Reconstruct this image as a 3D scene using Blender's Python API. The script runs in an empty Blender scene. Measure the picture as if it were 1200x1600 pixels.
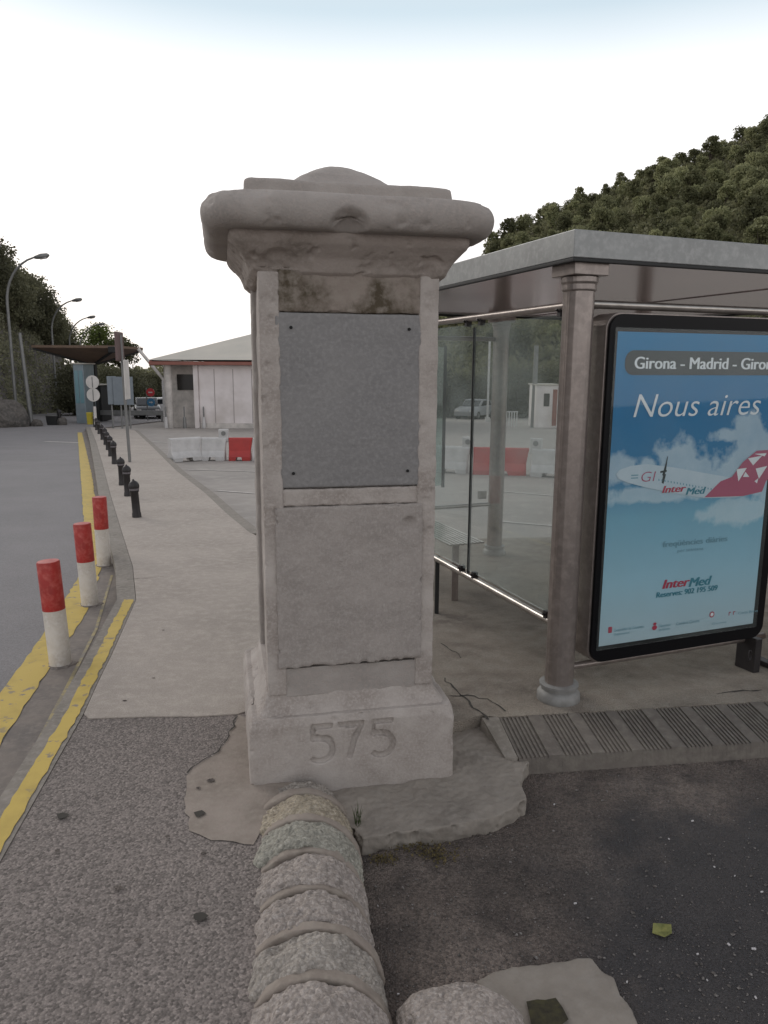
import bpy, bmesh, math, random
import numpy as np
from mathutils import Vector, Matrix, noise
R = math.radians
sc = bpy.context.scene
col = sc.collection
# ------------------------------------------------------------------ camera
F = 1180.0; TH = math.atan(225/1180); RO = R(.3); EYE = 1.75
cd = bpy.data.cameras.new('camera'); cam = bpy.data.objects.new('camera', cd); col.objects.link(cam)
cd.sensor_fit = 'VERTICAL'; cd.sensor_height = 24; cd.lens = 24*F/1600; cd.clip_end = 3000; cd.clip_start = .05
cam.matrix_world = Matrix.Translation((0, 0, EYE)) @ Matrix.Rotation(R(90)-TH, 4, 'X') @ Matrix.Rotation(RO, 4, 'Z')
sc.camera = cam
# ------------------------------------------------------------------ world, sun, exposure
SUN_EL, SUN_AZ = R(24), R(-48)          # azimuth from +Y (ahead), negative = left
w = bpy.data.worlds.new("World"); sc.world = w; w.use_nodes = True
nt = w.node_tree; N = nt.nodes; L = nt.links
bg = N['Background']
sky = N.new('ShaderNodeTexSky'); sky.sky_type = 'NISHITA'; sky.sun_disc = False
sky.sun_elevation = SUN_EL; sky.sun_rotation = SUN_AZ; sky.dust_density = 3; sky.air_density = 1
# a high thin overcast over the blue: brighter towards the horizon, as real overcast near dusk
tc = N.new('ShaderNodeTexCoord'); sep = N.new('ShaderNodeSeparateXYZ'); L.new(tc.outputs['Generated'], sep.inputs[0])
cr = N.new('ShaderNodeValToRGB'); L.new(sep.outputs['Z'], cr.inputs[0])
els = cr.color_ramp.elements
els[0].position = 0; els[0].color = (1.0, .955, .93, 1); els[1].position = 1; els[1].color = (.51, .50, .52, 1)
for p, c in ((.16, (1.03, .985, .975)), (.30, (1.0, .99, .985)), (.385, (.52, .62, .685)), (.50, (.52, .545, .57)), (.7, (.52, .515, .53))):
    e = els.new(p); e.color = (*c, 1)
ns = N.new('ShaderNodeTexNoise'); ns.inputs['Scale'].default_value = 1.6; ns.inputs['Detail'].default_value = 3
L.new(tc.outputs['Generated'], ns.inputs['Vector'])
mr = N.new('ShaderNodeMapRange'); mr.inputs[1].default_value = .3; mr.inputs[2].default_value = .7; mr.inputs[3].default_value = .8; mr.inputs[4].default_value = .96
L.new(ns.outputs['Fac'], mr.inputs[0])
vm = N.new('ShaderNodeVectorMath'); vm.operation = 'SCALE'; L.new(cr.outputs['Color'], vm.inputs[0]); vm.inputs['Scale'].default_value = 10.4
mx = N.new('ShaderNodeMix'); mx.data_type = 'RGBA'; L.new(mr.outputs[0], mx.inputs['Factor'])
L.new(sky.outputs['Color'], mx.inputs['A']); L.new(vm.outputs[0], mx.inputs['B'])
L.new(mx.outputs['Result'], bg.inputs['Color']); bg.inputs['Strength'].default_value = .10
sd = bpy.data.lights.new('sun', 'SUN'); sd.energy = 1.0; sd.angle = R(30); sd.color = (1, .955, .90)
so = bpy.data.objects.new('sun', sd); col.objects.link(so)
sdir = Vector((math.cos(SUN_EL)*math.sin(SUN_AZ), math.cos(SUN_EL)*math.cos(SUN_AZ), math.sin(SUN_EL)))
so.rotation_euler = sdir.to_track_quat('Z', 'Y').to_euler()
sc.view_settings.view_transform = 'Standard'; sc.view_settings.look = 'None'
sc.view_settings.exposure = .35; sc.view_settings.gamma = 1

# ------------------------------------------------------------------ survey helpers (photo pixel -> ground point in metres)
def ray(u, v):
    x = (u-600)/F; y = -(v-800)/F
    x, y = x*math.cos(RO)-y*math.sin(RO), x*math.sin(RO)+y*math.cos(RO)
    return Vector((x, math.cos(TH)+y*math.sin(TH), -math.sin(TH)+y*math.cos(TH)))
def G(Y): return -.0345*max(0, min(Y, 90)-4)
def gp(u, v, dz=0):
    d = ray(u, v); lo, hi = .1, 400
    for _ in range(50):
        m = (lo+hi)/2
        if EYE+m*d.z > G(m*d.y)+dz: lo = m
        else: hi = m
    return Vector((lo*d.x, lo*d.y, G(lo*d.y)+dz))
def atY(u, v, Y):
    d = ray(u, v); return Vector((0, 0, EYE))+d*(Y/d.y)
def plane(u, v, p, n):
    d = ray(u, v); c = Vector((0, 0, EYE)); return c+d*((p-c).dot(n)/d.dot(n))

# ------------------------------------------------------------------ materials
def lin(c):
    return tuple(((x/255)/12.92 if x <= 10 else (((x/255)+.055)/1.055)**2.4) for x in c)
def mat(name, base, rough=.8, metal=0, var=None, scale=5, var2=None, scale2=60, bump=0, bscale=80, bdist=.003, spec=.5, vor=None, blo=.35, bhi=.65, rand=0):
    def warm(c):            # warmer light put into all near-grey base colours against the cool ambient
        return (c[0]*1.01, c[1]*.985, c[2]*.99) if c and max(c) > .09 and (max(c)-min(c))/max(c) < .38 else c
    base, var, var2 = warm(base), warm(var), warm(var2)
    m = bpy.data.materials.new(name); m.use_nodes = True
    nt = m.node_tree; N = nt.nodes; L = nt.links; b = N['Principled BSDF']
    b.inputs['Roughness'].default_value = rough; b.inputs['Metallic'].default_value = metal
    b.inputs['Specular IOR Level'].default_value = spec
    tc = N.new('ShaderNodeTexCoord'); src = None
    def mixin(prev, c2, fac, mode='MIX'):
        x = N.new('ShaderNodeMix'); x.data_type = 'RGBA'; x.blend_type = mode
        if isinstance(prev, tuple): x.inputs['A'].default_value = (*prev, 1)
        else: L.new(prev, x.inputs['A'])
        x.inputs['B'].default_value = (*c2, 1); L.new(fac, x.inputs['Factor']); return x.outputs['Result']
    def nz(sc_, det=5, lo=.35, hi=.65, ro=.6):
        n = N.new('ShaderNodeTexNoise'); n.inputs['Scale'].default_value = sc_; n.inputs['Detail'].default_value = det; n.inputs['Roughness'].default_value = ro
        L.new(tc.outputs['Object'], n.inputs['Vector'])
        r = N.new('ShaderNodeMapRange'); r.inputs[1].default_value = lo; r.inputs[2].default_value = hi; L.new(n.outputs['Fac'], r.inputs[0]); return r.outputs[0]
    cur = base
    if var: cur = mixin(cur, var, nz(scale, 6, blo, bhi))
    if var2: cur = mixin(cur, var2, nz(scale2, 3, .45, .75))
    if vor:
        v = N.new('ShaderNodeTexVoronoi'); v.inputs['Scale'].default_value = vor[0]; L.new(tc.outputs['Object'], v.inputs['Vector'])
        hs = N.new('ShaderNodeSeparateColor'); L.new(v.outputs['Color'], hs.inputs[0])
        r = N.new('ShaderNodeMapRange'); r.inputs[1].default_value = 0; r.inputs[2].default_value = 1; r.inputs[3].default_value = 1-vor[1]; r.inputs[4].default_value = 1+vor[1]
        L.new(hs.outputs[0], r.inputs[0])
        s = N.new('ShaderNodeVectorMath'); s.operation = 'SCALE'; L.new(r.outputs[0], s.inputs['Scale'])
        if isinstance(cur, tuple): s.inputs[0].default_value = cur
        else: L.new(cur, s.inputs[0])
        cur = s.outputs[0]
    if rand:
        oi = N.new('ShaderNodeObjectInfo'); r = N.new('ShaderNodeMapRange'); r.inputs[3].default_value = 1-rand; r.inputs[4].default_value = 1+rand; L.new(oi.outputs['Random'], r.inputs[0])
        s = N.new('ShaderNodeVectorMath'); s.operation = 'SCALE'; L.new(r.outputs[0], s.inputs['Scale'])
        if isinstance(cur, tuple): s.inputs[0].default_value = cur
        else: L.new(cur, s.inputs[0])
        cur = s.outputs[0]
    if isinstance(cur, tuple): b.inputs['Base Color'].default_value = (*cur, 1)
    else: L.new(cur, b.inputs['Base Color'])
    if bump:
        n = N.new('ShaderNodeTexNoise'); n.inputs['Scale'].default_value = bscale; n.inputs['Detail'].default_value = 6; L.new(tc.outputs['Object'], n.inputs['Vector'])
        bp = N.new('ShaderNodeBump'); bp.inputs['Strength'].default_value = bump; bp.inputs['Distance'].default_value = bdist
        h = n.outputs['Fac']
        if vor:
            a = N.new('ShaderNodeMath'); a.operation = 'SUBTRACT'; L.new(n.outputs['Fac'], a.inputs[0]); L.new(v.outputs['Distance'], a.inputs[1]); h = a.outputs[0]
        L.new(h, bp.inputs['Height']); L.new(bp.outputs[0], b.inputs['Normal'])
    return m
def leafmat(name, c1, c2, scale=1.2, rand=.25):
    m = mat(name, c1, .65, var=c2, scale=scale, rand=rand, spec=.25)
    b = m.node_tree.nodes['Principled BSDF']
    src = b.inputs['Base Color'].links[0].from_socket
    t = m.node_tree.nodes.new('ShaderNodeBsdfTranslucent'); m.node_tree.links.new(src, t.inputs['Color'])
    a = m.node_tree.nodes.new('ShaderNodeMixShader'); a.inputs[0].default_value = .4
    o = m.node_tree.nodes['Material Output']
    m.node_tree.links.new(b.outputs[0], a.inputs[1]); m.node_tree.links.new(t.outputs[0], a.inputs[2]); m.node_tree.links.new(a.outputs[0], o.inputs[0])
    return m
M = {}
M['stone'] = mat('limestone', (.335, .312, .288), .9, var=(.265, .245, .225), scale=7, var2=(.33, .295, .268), scale2=75, bump=.6, bscale=130, bdist=.004)
M['stone_light'] = mat('limestone_bleached', (.42, .39, .36), .9, var=(.28, .25, .225), scale=5, var2=(.41, .375, .345), scale2=90, bump=.6, bscale=130, bdist=.004)  # paler limestone for the plinth, base moulding, front strips and middle band
M['plaque_stone'] = mat('tooled_limestone', (.325, .298, .275), .92, var=(.27, .247, .228), scale=6, var2=(.36, .335, .31), scale2=90, bump=.9, bscale=150, bdist=.003)
_p = M['plaque_stone'].node_tree; _n = _p.nodes; _t = _n.new('ShaderNodeTexCoord'); _m = _n.new('ShaderNodeMapping'); _m.inputs['Scale'].default_value = (130, 130, 14)
_z = _n.new('ShaderNodeTexNoise'); _z.inputs['Scale'].default_value = 1; _z.inputs['Detail'].default_value = 4; _b2 = _n.new('ShaderNodeBump'); _b2.inputs['Strength'].default_value = .8; _b2.inputs['Distance'].default_value = .004
_p.links.new(_t.outputs['Object'], _m.inputs[0]); _p.links.new(_m.outputs[0], _z.inputs['Vector']); _p.links.new(_z.outputs['Fac'], _b2.inputs['Height'])
_pb = _n['Principled BSDF']; _old = _pb.inputs['Normal'].links[0].from_socket; _p.links.new(_old, _b2.inputs['Normal']); _p.links.new(_b2.outputs[0], _pb.inputs['Normal'])
M['plaque_metal'] = mat('weathered_zinc', (.215, .212, .208), .6, .25, var=(.185, .183, .182), scale=3, var2=(.25, .248, .243), scale2=70, bump=.7, bscale=45, bdist=.004)
M['stone_dirty'] = mat('rain_stained_limestone', (.285, .25, .222), .92, var=(.15, .128, .105), scale=4, blo=.5, bhi=.68, var2=(.30, .27, .24), scale2=60, bump=.6, bscale=120, bdist=.004)
M['hole'] = mat('dark_hole', (.01, .01, .01), .9)
M['pave'] = mat('pavement_concrete', (.375, .34, .30), .92, var=(.31, .28, .245), scale=1.1, var2=(.42, .38, .335), scale2=14, bump=.5, bscale=120, bdist=.002, vor=(220, .12))
M['platform'] = mat('platform_concrete', (.32, .285, .235), .9, var=(.18, .155, .13), scale=2.2, var2=(.31, .285, .24), scale2=9, bump=.9, bscale=14, bdist=.01, vor=(160, .12))
M['slab'] = mat('slab_concrete', (.27, .245, .21), .92, var=(.19, .172, .148), scale=4, var2=(.26, .24, .21), scale2=22, bump=.8, bscale=50, bdist=.006)
M['gravel'] = mat('exposed_gravel', (.178, .157, .143), .93, var=(.150, .133, .121), scale=1.7, var2=(.27, .24, .22), scale2=130, bump=1, bscale=110, bdist=.004, vor=(105, .40))
M['patch'] = mat('mortar_patch', (.30, .26, .225), .93, var=(.22, .19, .16), scale=6, var2=(.29, .26, .22), scale2=30, bump=.7, bscale=60, bdist=.004)
M['road'] = mat('road_asphalt', (.215, .208, .208), .85, var=(.18, .175, .175), scale=.8, var2=(.215, .212, .218), scale2=40, bump=.5, bscale=150, bdist=.003, vor=(150, .16))
M['forecourt'] = mat('forecourt_asphalt', (.31, .29, .265), .88, var=(.26, .245, .225), scale=.5, var2=(.35, .33, .30), scale2=3, bump=.4, bscale=120, bdist=.003)
M['strip'] = mat('gutter_concrete', (.21, .185, .16), .9, var=(.14, .128, .118), scale=3, var2=(.23, .205, .18), scale2=22, bump=.6, bscale=90, bdist=.003)
M['kerb'] = mat('kerb_concrete', (.24, .22, .19), .9, var=(.18, .165, .14), scale=4, var2=(.29, .27, .24), scale2=30, bump=.6, bscale=90, bdist=.003)
M['kerb2'] = mat('ribbed_kerb', (.15, .135, .117), .9, var=(.115, .102, .09), scale=3, var2=(.185, .17, .145), scale2=25, bump=.6, bscale=90, bdist=.003)
# worn paint: base shows through
def paintmat(name, c, under, lo=.60, hi=.66, sc_=18, rough=.7):
    return mat(name, c, rough, var=under, scale=sc_, blo=lo, bhi=hi, var2=tuple(x*.8 for x in c), scale2=6, bump=.3, bscale=120, bdist=.002)
M['yellow'] = paintmat('worn_yellow_paint', (.50, .36, .07), (.20, .175, .14), .60, .65, 14)
M['yellow_worn'] = paintmat('thin_yellow_paint', (.33, .27, .13), (.18, .165, .145), .45, .55, 12)
M['white_line'] = paintmat('faded_white_line', (.48, .46, .43), (.31, .29, .265), .5, .62, 9)
# foreground asphalt: brown dirt over it, a dark oily zone
fg = mat('old_asphalt', (.112, .093, .081), .9, var=(.21, .178, .155), scale=1.3, blo=.45, bhi=.66, var2=(.060, .050, .046), scale2=6, bump=1, bscale=35, bdist=.012, vor=(120, .35))
M['fg'] = fg
nt = fg.node_tree; N = nt.nodes; L = nt.links; bs = N['Principled BSDF']; src = bs.inputs['Base Color'].links[0].from_socket
tcf = N.new('ShaderNodeTexCoord'); sb = N.new('ShaderNodeVectorMath'); sb.operation = 'SUBTRACT'; L.new(tcf.outputs['Object'], sb.inputs[0]); sb.inputs[1].default_value = (1.55, 2.05, 0)
dvf = N.new('ShaderNodeVectorMath'); dvf.operation = 'DIVIDE'; L.new(sb.outputs[0], dvf.inputs[0]); dvf.inputs[1].default_value = (.85, .95, 50)
lnf = N.new('ShaderNodeVectorMath'); lnf.operation = 'LENGTH'; L.new(dvf.outputs[0], lnf.inputs[0])
nf = N.new('ShaderNodeTexNoise'); nf.inputs['Scale'].default_value = 3.5; nf.inputs['Detail'].default_value = 7; L.new(tcf.outputs['Object'], nf.inputs['Vector'])
af = N.new('ShaderNodeMath'); af.operation = 'ADD'; L.new(lnf.outputs['Value'], af.inputs[0]); L.new(nf.outputs['Fac'], af.inputs[1])
rf_ = N.new('ShaderNodeMapRange'); rf_.inputs[1].default_value = 1.7; rf_.inputs[2].default_value = 1.35; rf_.inputs[4].default_value = .85; L.new(af.outputs[0], rf_.inputs[0])
xf = N.new('ShaderNodeMix'); xf.data_type = 'RGBA'; L.new(rf_.outputs[0], xf.inputs['Factor']); L.new(src, xf.inputs['A']); xf.inputs['B'].default_value = (.047, .045, .048, 1)
L.new(xf.outputs['Result'], bs.inputs['Base Color'])
M['fg_dark'] = mat('tarred_asphalt', (.064, .059, .058), .8, var=(.095, .080, .070), scale=3, var2=(.035, .034, .036), scale2=8, bump=1, bscale=35, bdist=.012, vor=(120, .35))
M['alu'] = mat('brown_grey_aluminium', (.27, .24, .22), .36, .6, var=(.22, .195, .18), scale=7, var2=(.32, .285, .26), scale2=25)
M['alu_bright'] = mat('brushed_rail', (.42, .40, .37), .3, .85, var=(.3, .285, .26), scale=12)
M['fascia'] = mat('zinc_fascia', (.27, .285, .28), .5, .45, var=(.235, .245, .24), scale=5, var2=(.33, .34, .335), scale2=30)
M['soffit'] = mat('soffit_sheet', (.36, .29, .28), .18, .6, var=(.30, .24, .235), scale=2)  # reddish reflection on the underside is put into the base colour
M['ring'] = mat('grey_base_casting', (.27, .275, .265), .6, .2, var=(.2, .2, .19), scale=15, bump=.4, bscale=60)
M['black'] = mat('black_gloss', (.006, .006, .007), .35, spec=.12)
M['black_iron'] = mat('black_cast_iron', (.018, .016, .018), .45, .2, var=(.03, .026, .026), scale=20)
M['dark'] = mat('dark_rubber', (.02, .02, .02), .7)
M['red'] = mat('red_post_paint', (.42, .022, .016), .5, var=(.30, .02, .015), scale=7, var2=(.48, .09, .07), scale2=22, bump=.2, bscale=60)
M['whitep'] = mat('white_post_paint', (.66, .63, .57), .6, var=(.50, .46, .40), scale=6, var2=(.68, .66, .62), scale2=40, bump=.2, bscale=60)
M['plas_white'] = mat('white_plastic', (.55, .55, .54), .5, var=(.43, .43, .42), scale=4)
M['plas_red'] = mat('red_plastic', (.42, .035, .03), .45, var=(.34, .03, .028), scale=4)
M['lamp_metal'] = mat('galvanised_pole', (.22, .225, .22), .5, .4, var=(.17, .175, .17), scale=3)
M['signback'] = mat('sign_back_grey', (.20, .235, .26), .45, .4, var=(.17, .2, .225), scale=2)
M['car_grey'] = mat('grey_car_paint', (.25, .26, .27), .35)
M['disc'] = mat('sign_disc', (.62, .60, .57), .5, var=(.5, .49, .46), scale=3)
M['roofbrown'] = mat('canopy_brown', (.19, .125, .085), .6, var=(.15, .10, .07), scale=2)
M['wallwhite'] = mat('white_panel_wall', (.74, .70, .69), .7, var=(.66, .62, .605), scale=1.2, var2=(.55, .51, .48), scale2=.6)
M['redfascia'] = mat('red_fascia', (.27, .10, .075), .6, var=(.22, .085, .065), scale=2)
M['roofgrey'] = mat('pale_roof_sheet', (.50, .48, .42), .8, var=(.44, .43, .38), scale=.6)
M['darkwin'] = mat('dark_opening', (.012, .010, .008), .3)
M['beige'] = mat('porch_wall', (.62, .59, .55), .8, var=(.38, .365, .34), scale=2)
M['bluegrey'] = mat('booth_cladding', (.27, .33, .36), .35, .2, var=(.21, .26, .29), scale=2)
M['bark'] = mat('bark', (.07, .055, .042), .9, var=(.05, .04, .03), scale=12)
M['leaf_hill'] = leafmat('leaf_holm_oak', (.235, .235, .125), (.135, .145, .075), .9, .5)
M['leaf_scrub'] = leafmat('leaf_scrub', (.22, .215, .12), (.14, .14, .078), .12, 0)
M['leaf_dark'] = leafmat('leaf_dark', (.15, .148, .09), (.095, .095, .058), .8, .4)
M['leaf_green'] = leafmat('leaf_fresh', (.16, .20, .055), (.10, .13, .04), .8, .2)
M['leaf_ivy'] = leafmat('leaf_creeper', (.33, .33, .22), (.13, .135, .085), 1.1, 0)
M['rock'] = mat('rock_face', (.12, .11, .098), .95, var=(.07, .065, .06), scale=1.2, var2=(.17, .155, .14), scale2=6, bump=1, bscale=3, bdist=.25)
M['hill'] = mat('hill_soil', (.10, .10, .058), .95, var=(.075, .078, .042), scale=.06, var2=(.22, .19, .14), scale2=.12, bump=1, bscale=.7, bdist=1)
M['orange'] = mat('orange_paint', (.42, .15, .03), .5, var=(.32, .11, .03), scale=12)
M['paper'] = mat('paper_scrap', (.5, .49, .49), .8)
M['leaf'] = mat('fallen_leaf', (.24, .235, .07), .7, var=(.13, .14, .04), scale=40)
M['weed'] = leafmat('weed', (.09, .12, .04), (.05, .08, .03), 30, 0)
M['moss'] = mat('dry_moss', (.14, .105, .045), .95, var=(.09, .075, .03), scale=30)
M['car_dark'] = mat('dark_car_paint', (.02, .022, .025), .25, .2)
M['car_white'] = mat('white_car_paint', (.60, .60, .60), .3)
M['carglass'] = mat('car_glass', (.02, .025, .03), .08)
M['sign_red'] = mat('sign_red', (.50, .02, .03), .4)
M['sign_blue'] = mat('sign_blue', (.03, .16, .30), .4)
M['yellowbin'] = mat('yellow_plastic', (.50, .40, .04), .5)
def glassmat(name, tint, refl=.06, veil=.12):
    m = bpy.data.materials.new(name); m.use_nodes = True; nt = m.node_tree; N = nt.nodes; L = nt.links
    t = N.new('ShaderNodeBsdfTransparent'); t.inputs[0].default_value = (*tint, 1)
    g = N.new('ShaderNodeBsdfGlossy'); g.inputs['Roughness'].default_value = .03
    lw = N.new('ShaderNodeLayerWeight'); lw.inputs[0].default_value = .5
    pw_ = N.new('ShaderNodeMath'); pw_.operation = 'POWER'; L.new(lw.outputs['Facing'], pw_.inputs[0]); pw_.inputs[1].default_value = 4
    fr = N.new('ShaderNodeMapRange'); L.new(pw_.outputs[0], fr.inputs[0]); fr.inputs[3].default_value = refl; fr.inputs[4].default_value = .6
    x = N.new('ShaderNodeMixShader'); L.new(fr.outputs[0], x.inputs[0]); L.new(t.outputs[0], x.inputs[1]); L.new(g.outputs[0], x.inputs[2])
    df = N.new('ShaderNodeBsdfDiffuse'); df.inputs[0].default_value = (.56, .63, .61, 1)  # painted haze: pale diffuse mixed unevenly over the clear glass
    tcx = N.new('ShaderNodeTexCoord'); nx = N.new('ShaderNodeTexNoise'); nx.inputs['Scale'].default_value = 2.5; nx.inputs['Detail'].default_value = 6; L.new(tcx.outputs['Object'], nx.inputs['Vector'])
    rx = N.new('ShaderNodeMapRange'); rx.inputs[1].default_value = .35; rx.inputs[2].default_value = .7; rx.inputs[3].default_value = veil*.4; rx.inputs[4].default_value = veil*1.5; L.new(nx.outputs['Fac'], rx.inputs[0])
    y = N.new('ShaderNodeMixShader'); L.new(rx.outputs[0], y.inputs[0]); L.new(x.outputs[0], y.inputs[1]); L.new(df.outputs[0], y.inputs[2])
    L.new(y.outputs[0], N['Material Output'].inputs[0]); return m
M['glass'] = glassmat('shelter_glass', (.90, .925, .915))
M['glass_teal'] = glassmat('shelter_glass_end', (.80, .90, .87), .06, .22)
M['glass_cover'] = glassmat('case_glass', (.96, .98, .98), .022, .03)

# ------------------------------------------------------------------ object helpers
def tag(o, label=None, cat=None, group=None, kind=None):
    for k, v in (('label', label), ('category', cat), ('group', group), ('kind', kind)):
        if v: o[k] = v
    return o
def empty(name, loc, label, cat, group=None, rz=0):
    o = bpy.data.objects.new(name, None); col.objects.link(o); o.location = loc; o.rotation_euler = (0, 0, rz); o.empty_display_size = .2
    return tag(o, label, cat, group)
class MB:
    """collects shapes with material slots"""
    def __init__(s): s.v = []; s.f = []; s.m = []; s.mi = 0
    def add(s, vs, fs):
        b = len(s.v); s.v += [tuple(v) for v in vs]; s.f += [tuple(b+i for i in f) for f in fs]; s.m += [s.mi]*len(fs)
        return s
    def box(s, c, d, rz=0, ax=None):
        hx, hy, hz = d[0]/2, d[1]/2, d[2]/2; c = Vector(c)
        mt = Matrix.Rotation(rz, 3, 'Z') if ax is None else ax
        vs = [c+mt@Vector((x, y, z)) for x in (-hx, hx) for y in (-hy, hy) for z in (-hz, hz)]
        return s.add(vs, [(0, 1, 3, 2), (4, 6, 7, 5), (0, 4, 5, 1), (2, 3, 7, 6), (0, 2, 6, 4), (1, 5, 7, 3)])
    def bar(s, a, b, wd, ht=None, up=Vector((0, 0, 1))):
        a = Vector(a); b = Vector(b); d = b-a; ln = d.length; d.normalize(); x = d.cross(up)
        if x.length < 1e-4: x = Vector((1, 0, 0))
        x.normalize(); z = x.cross(d); mt = Matrix((x, d, z)).transposed()
        return s.box((a+b)/2, (wd, ln, ht or wd), ax=mt)
    def tube(s, pts, r, n=12, cap=True):
        pts = [Vector(p) for p in pts]; rs = r if isinstance(r, (list, tuple)) else [r]*len(pts)
        b = len(s.v); up = None
        for i, p in enumerate(pts):
            d = (pts[min(i+1, len(pts)-1)]-pts[max(i-1, 0)]).normalized()
            if up is None: up = d.orthogonal().normalized()
            x = (up-d*up.dot(d)).normalized(); up = x; y = d.cross(x)
            for k in range(n):
                a = 2*math.pi*k/n; s.v.append(tuple(p+(x*math.cos(a)+y*math.sin(a))*rs[i]))
        fs = []
        for i in range(len(pts)-1):
            for k in range(n):
                k2 = (k+1) % n; fs.append((b+i*n+k, b+i*n+k2, b+(i+1)*n+k2, b+(i+1)*n+k))
        if cap: fs.append(tuple(b+k for k in range(n))[::-1]); fs.append(tuple(b+(len(pts)-1)*n+k for k in range(n)))
        s.f += fs; s.m += [s.mi]*len(fs); return s
    def lathe(s, prof, c=(0, 0, 0), n=24, rfun=None):
        c = Vector(c); b = len(s.v)
        for (r, z) in prof:
            for k in range(n):
                a = 2*math.pi*k/n; rr = r*(rfun(a) if rfun else 1)
                s.v.append(tuple(c+Vector((rr*math.cos(a), rr*math.sin(a), z))))
        fs = []
        for i in range(len(prof)-1):
            for k in range(n):
                k2 = (k+1) % n; fs.append((b+i*n+k, b+i*n+k2, b+(i+1)*n+k2, b+(i+1)*n+k))
        fs.append(tuple(b+k for k in range(n))[::-1]); fs.append(tuple(b+(len(prof)-1)*n+k for k in range(n)))
        s.f += fs; s.m += [s.mi]*len(fs); return s
    def square(s, prof, rad=.02, n=4):
        """stack of rounded squares: prof = [(half, z[, rad])]"""
        loops = []
        for p in prof:
            h, z = p[0], p[1]; r = min(p[2] if len(p) > 2 else rad, h*.98); lp = []
            for q, (sx, sy) in enumerate(((1, 1), (-1, 1), (-1, -1), (1, -1))):
                for k in range(n+1):
                    a = math.pi/2*(q+k/n); lp.append((sx*(h-r)+r*math.cos(a), sy*(h-r)+r*math.sin(a), z))
            loops.append(lp)
        b = len(s.v); m = len(loops[0])
        for lp in loops: s.v += lp
        fs = []
        for i in range(len(loops)-1):
            for k in range(m):
                k2 = (k+1) % m; fs.append((b+i*m+k, b+i*m+k2, b+(i+1)*m+k2, b+(i+1)*m+k))
        fs.append(tuple(b+k for k in range(m))[::-1]); fs.append(tuple(b+(len(loops)-1)*m+k for k in range(m)))
        s.f += fs; s.m += [s.mi]*len(fs); return s
    def prism(s, poly, z0, z1):
        n = len(poly); vs = [(x, y, z0) for x, y in poly]+[(x, y, z1) for x, y in poly]
        return s.add(vs, [tuple(range(n))[::-1], tuple(range(n, 2*n))]+[(i, (i+1) % n, n+(i+1) % n, n+i) for i in range(n)])
    def build(s, name, m, parent=None, smooth=False, bevel=0):
        me = bpy.data.meshes.new(name); me.from_pydata(s.v, [], s.f)
        ms = m if isinstance(m, (list, tuple)) else [m]
        for x in ms: me.materials.append(x)
        if len(ms) > 1: me.polygons.foreach_set('material_index', s.m)
        bm = bmesh.new(); bm.from_mesh(me); bmesh.ops.recalc_face_normals(bm, faces=bm.faces); bm.to_mesh(me); bm.free()
        if smooth: me.polygons.foreach_set('use_smooth', [True]*len(me.polygons))
        o = bpy.data.objects.new(name, me); col.objects.link(o); o.parent = parent
        if bevel:
            b = o.modifiers.new('b', 'BEVEL'); b.width = bevel; b.segments = 2; b.limit_method = 'ANGLE'; b.angle_limit = R(40)
        if smooth:
            try: me.set_sharp_from_angle(angle=R(50))
            except Exception: pass
        return o
def bake(o):
    """apply the modifiers of o"""
    dg = bpy.context.evaluated_depsgraph_get(); dg.update()
    me = bpy.data.meshes.new_from_object(o.evaluated_get(dg)); old = o.data; o.modifiers.clear(); o.data = me
    bpy.data.meshes.remove(old); return o
def roughen(o, voxel=.007, amp=.003, freq=9, dents=(), chip=0, fine=None, smooth=True, edge=None):
    r = o.modifiers.new('r', 'REMESH'); r.mode = 'VOXEL'; r.voxel_size = voxel; r.use_smooth_shade = smooth
    mats = list(o.data.materials); bake(o); me = o.data
    if not me.materials:
        for m_ in mats: me.materials.append(m_)
    n = len(me.vertices); co = np.empty(n*3, 'f'); me.vertices.foreach_get('co', co); co = co.reshape(-1, 3)
    no = np.empty(n*3, 'f'); me.vertices.foreach_get('normal', no); no = no.reshape(-1, 3)
    off = Vector((sum(map(ord, o.name)) % 17, 3.1, 7.7))
    for i in range(n):
        p = Vector(co[i]); q = p+off
        d = amp*noise.fractal(q*freq, 1, 2, 4)
        if fine: d += fine[0]*max(-.3, noise.noise(q*fine[1]))
        if chip:
            c = noise.fractal(q*freq*1.7+Vector((9, 9, 9)), 1, 2, 3)
            if c > .35: d -= chip*min(1, (c-.35)*4)*edge_w(no[i])
        for (dc, dr, dd) in dents:
            x = (p-Vector(dc)).length/dr
            if x < 1: d -= dd*(1-x*x)*(1+.4*noise.noise(q*30))
        co[i] += no[i]*d
    me.vertices.foreach_set('co', co.ravel()); me.update()
    return o
def edge_w(nv):
    # strongest where the remeshed normal is oblique (an arris), nil on the flat faces
    a = sorted(abs(float(x)) for x in nv); return min(1, a[1]*1.8)
def curve_text(s, size, offset=0, shear=0, mw=None, align='LEFT', space=1, xs=1):
    cu = bpy.data.curves.new('t', 'FONT'); cu.body = s; cu.size = size; cu.offset = offset; cu.shear = shear; cu.align_x = align; cu.space_character = space
    cu.resolution_u = 4
    o = bpy.data.objects.new('t', cu); col.objects.link(o)
    dg = bpy.context.evaluated_depsgraph_get(); dg.update()
    me = bpy.data.meshes.new_from_object(o.evaluated_get(dg))
    vs = [tuple(v.co) for v in me.vertices]; fs = [tuple(p.vertices) for p in me.polygons]
    bpy.data.objects.remove(o); bpy.data.curves.remove(cu); bpy.data.meshes.remove(me)
    return vs, fs
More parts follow.
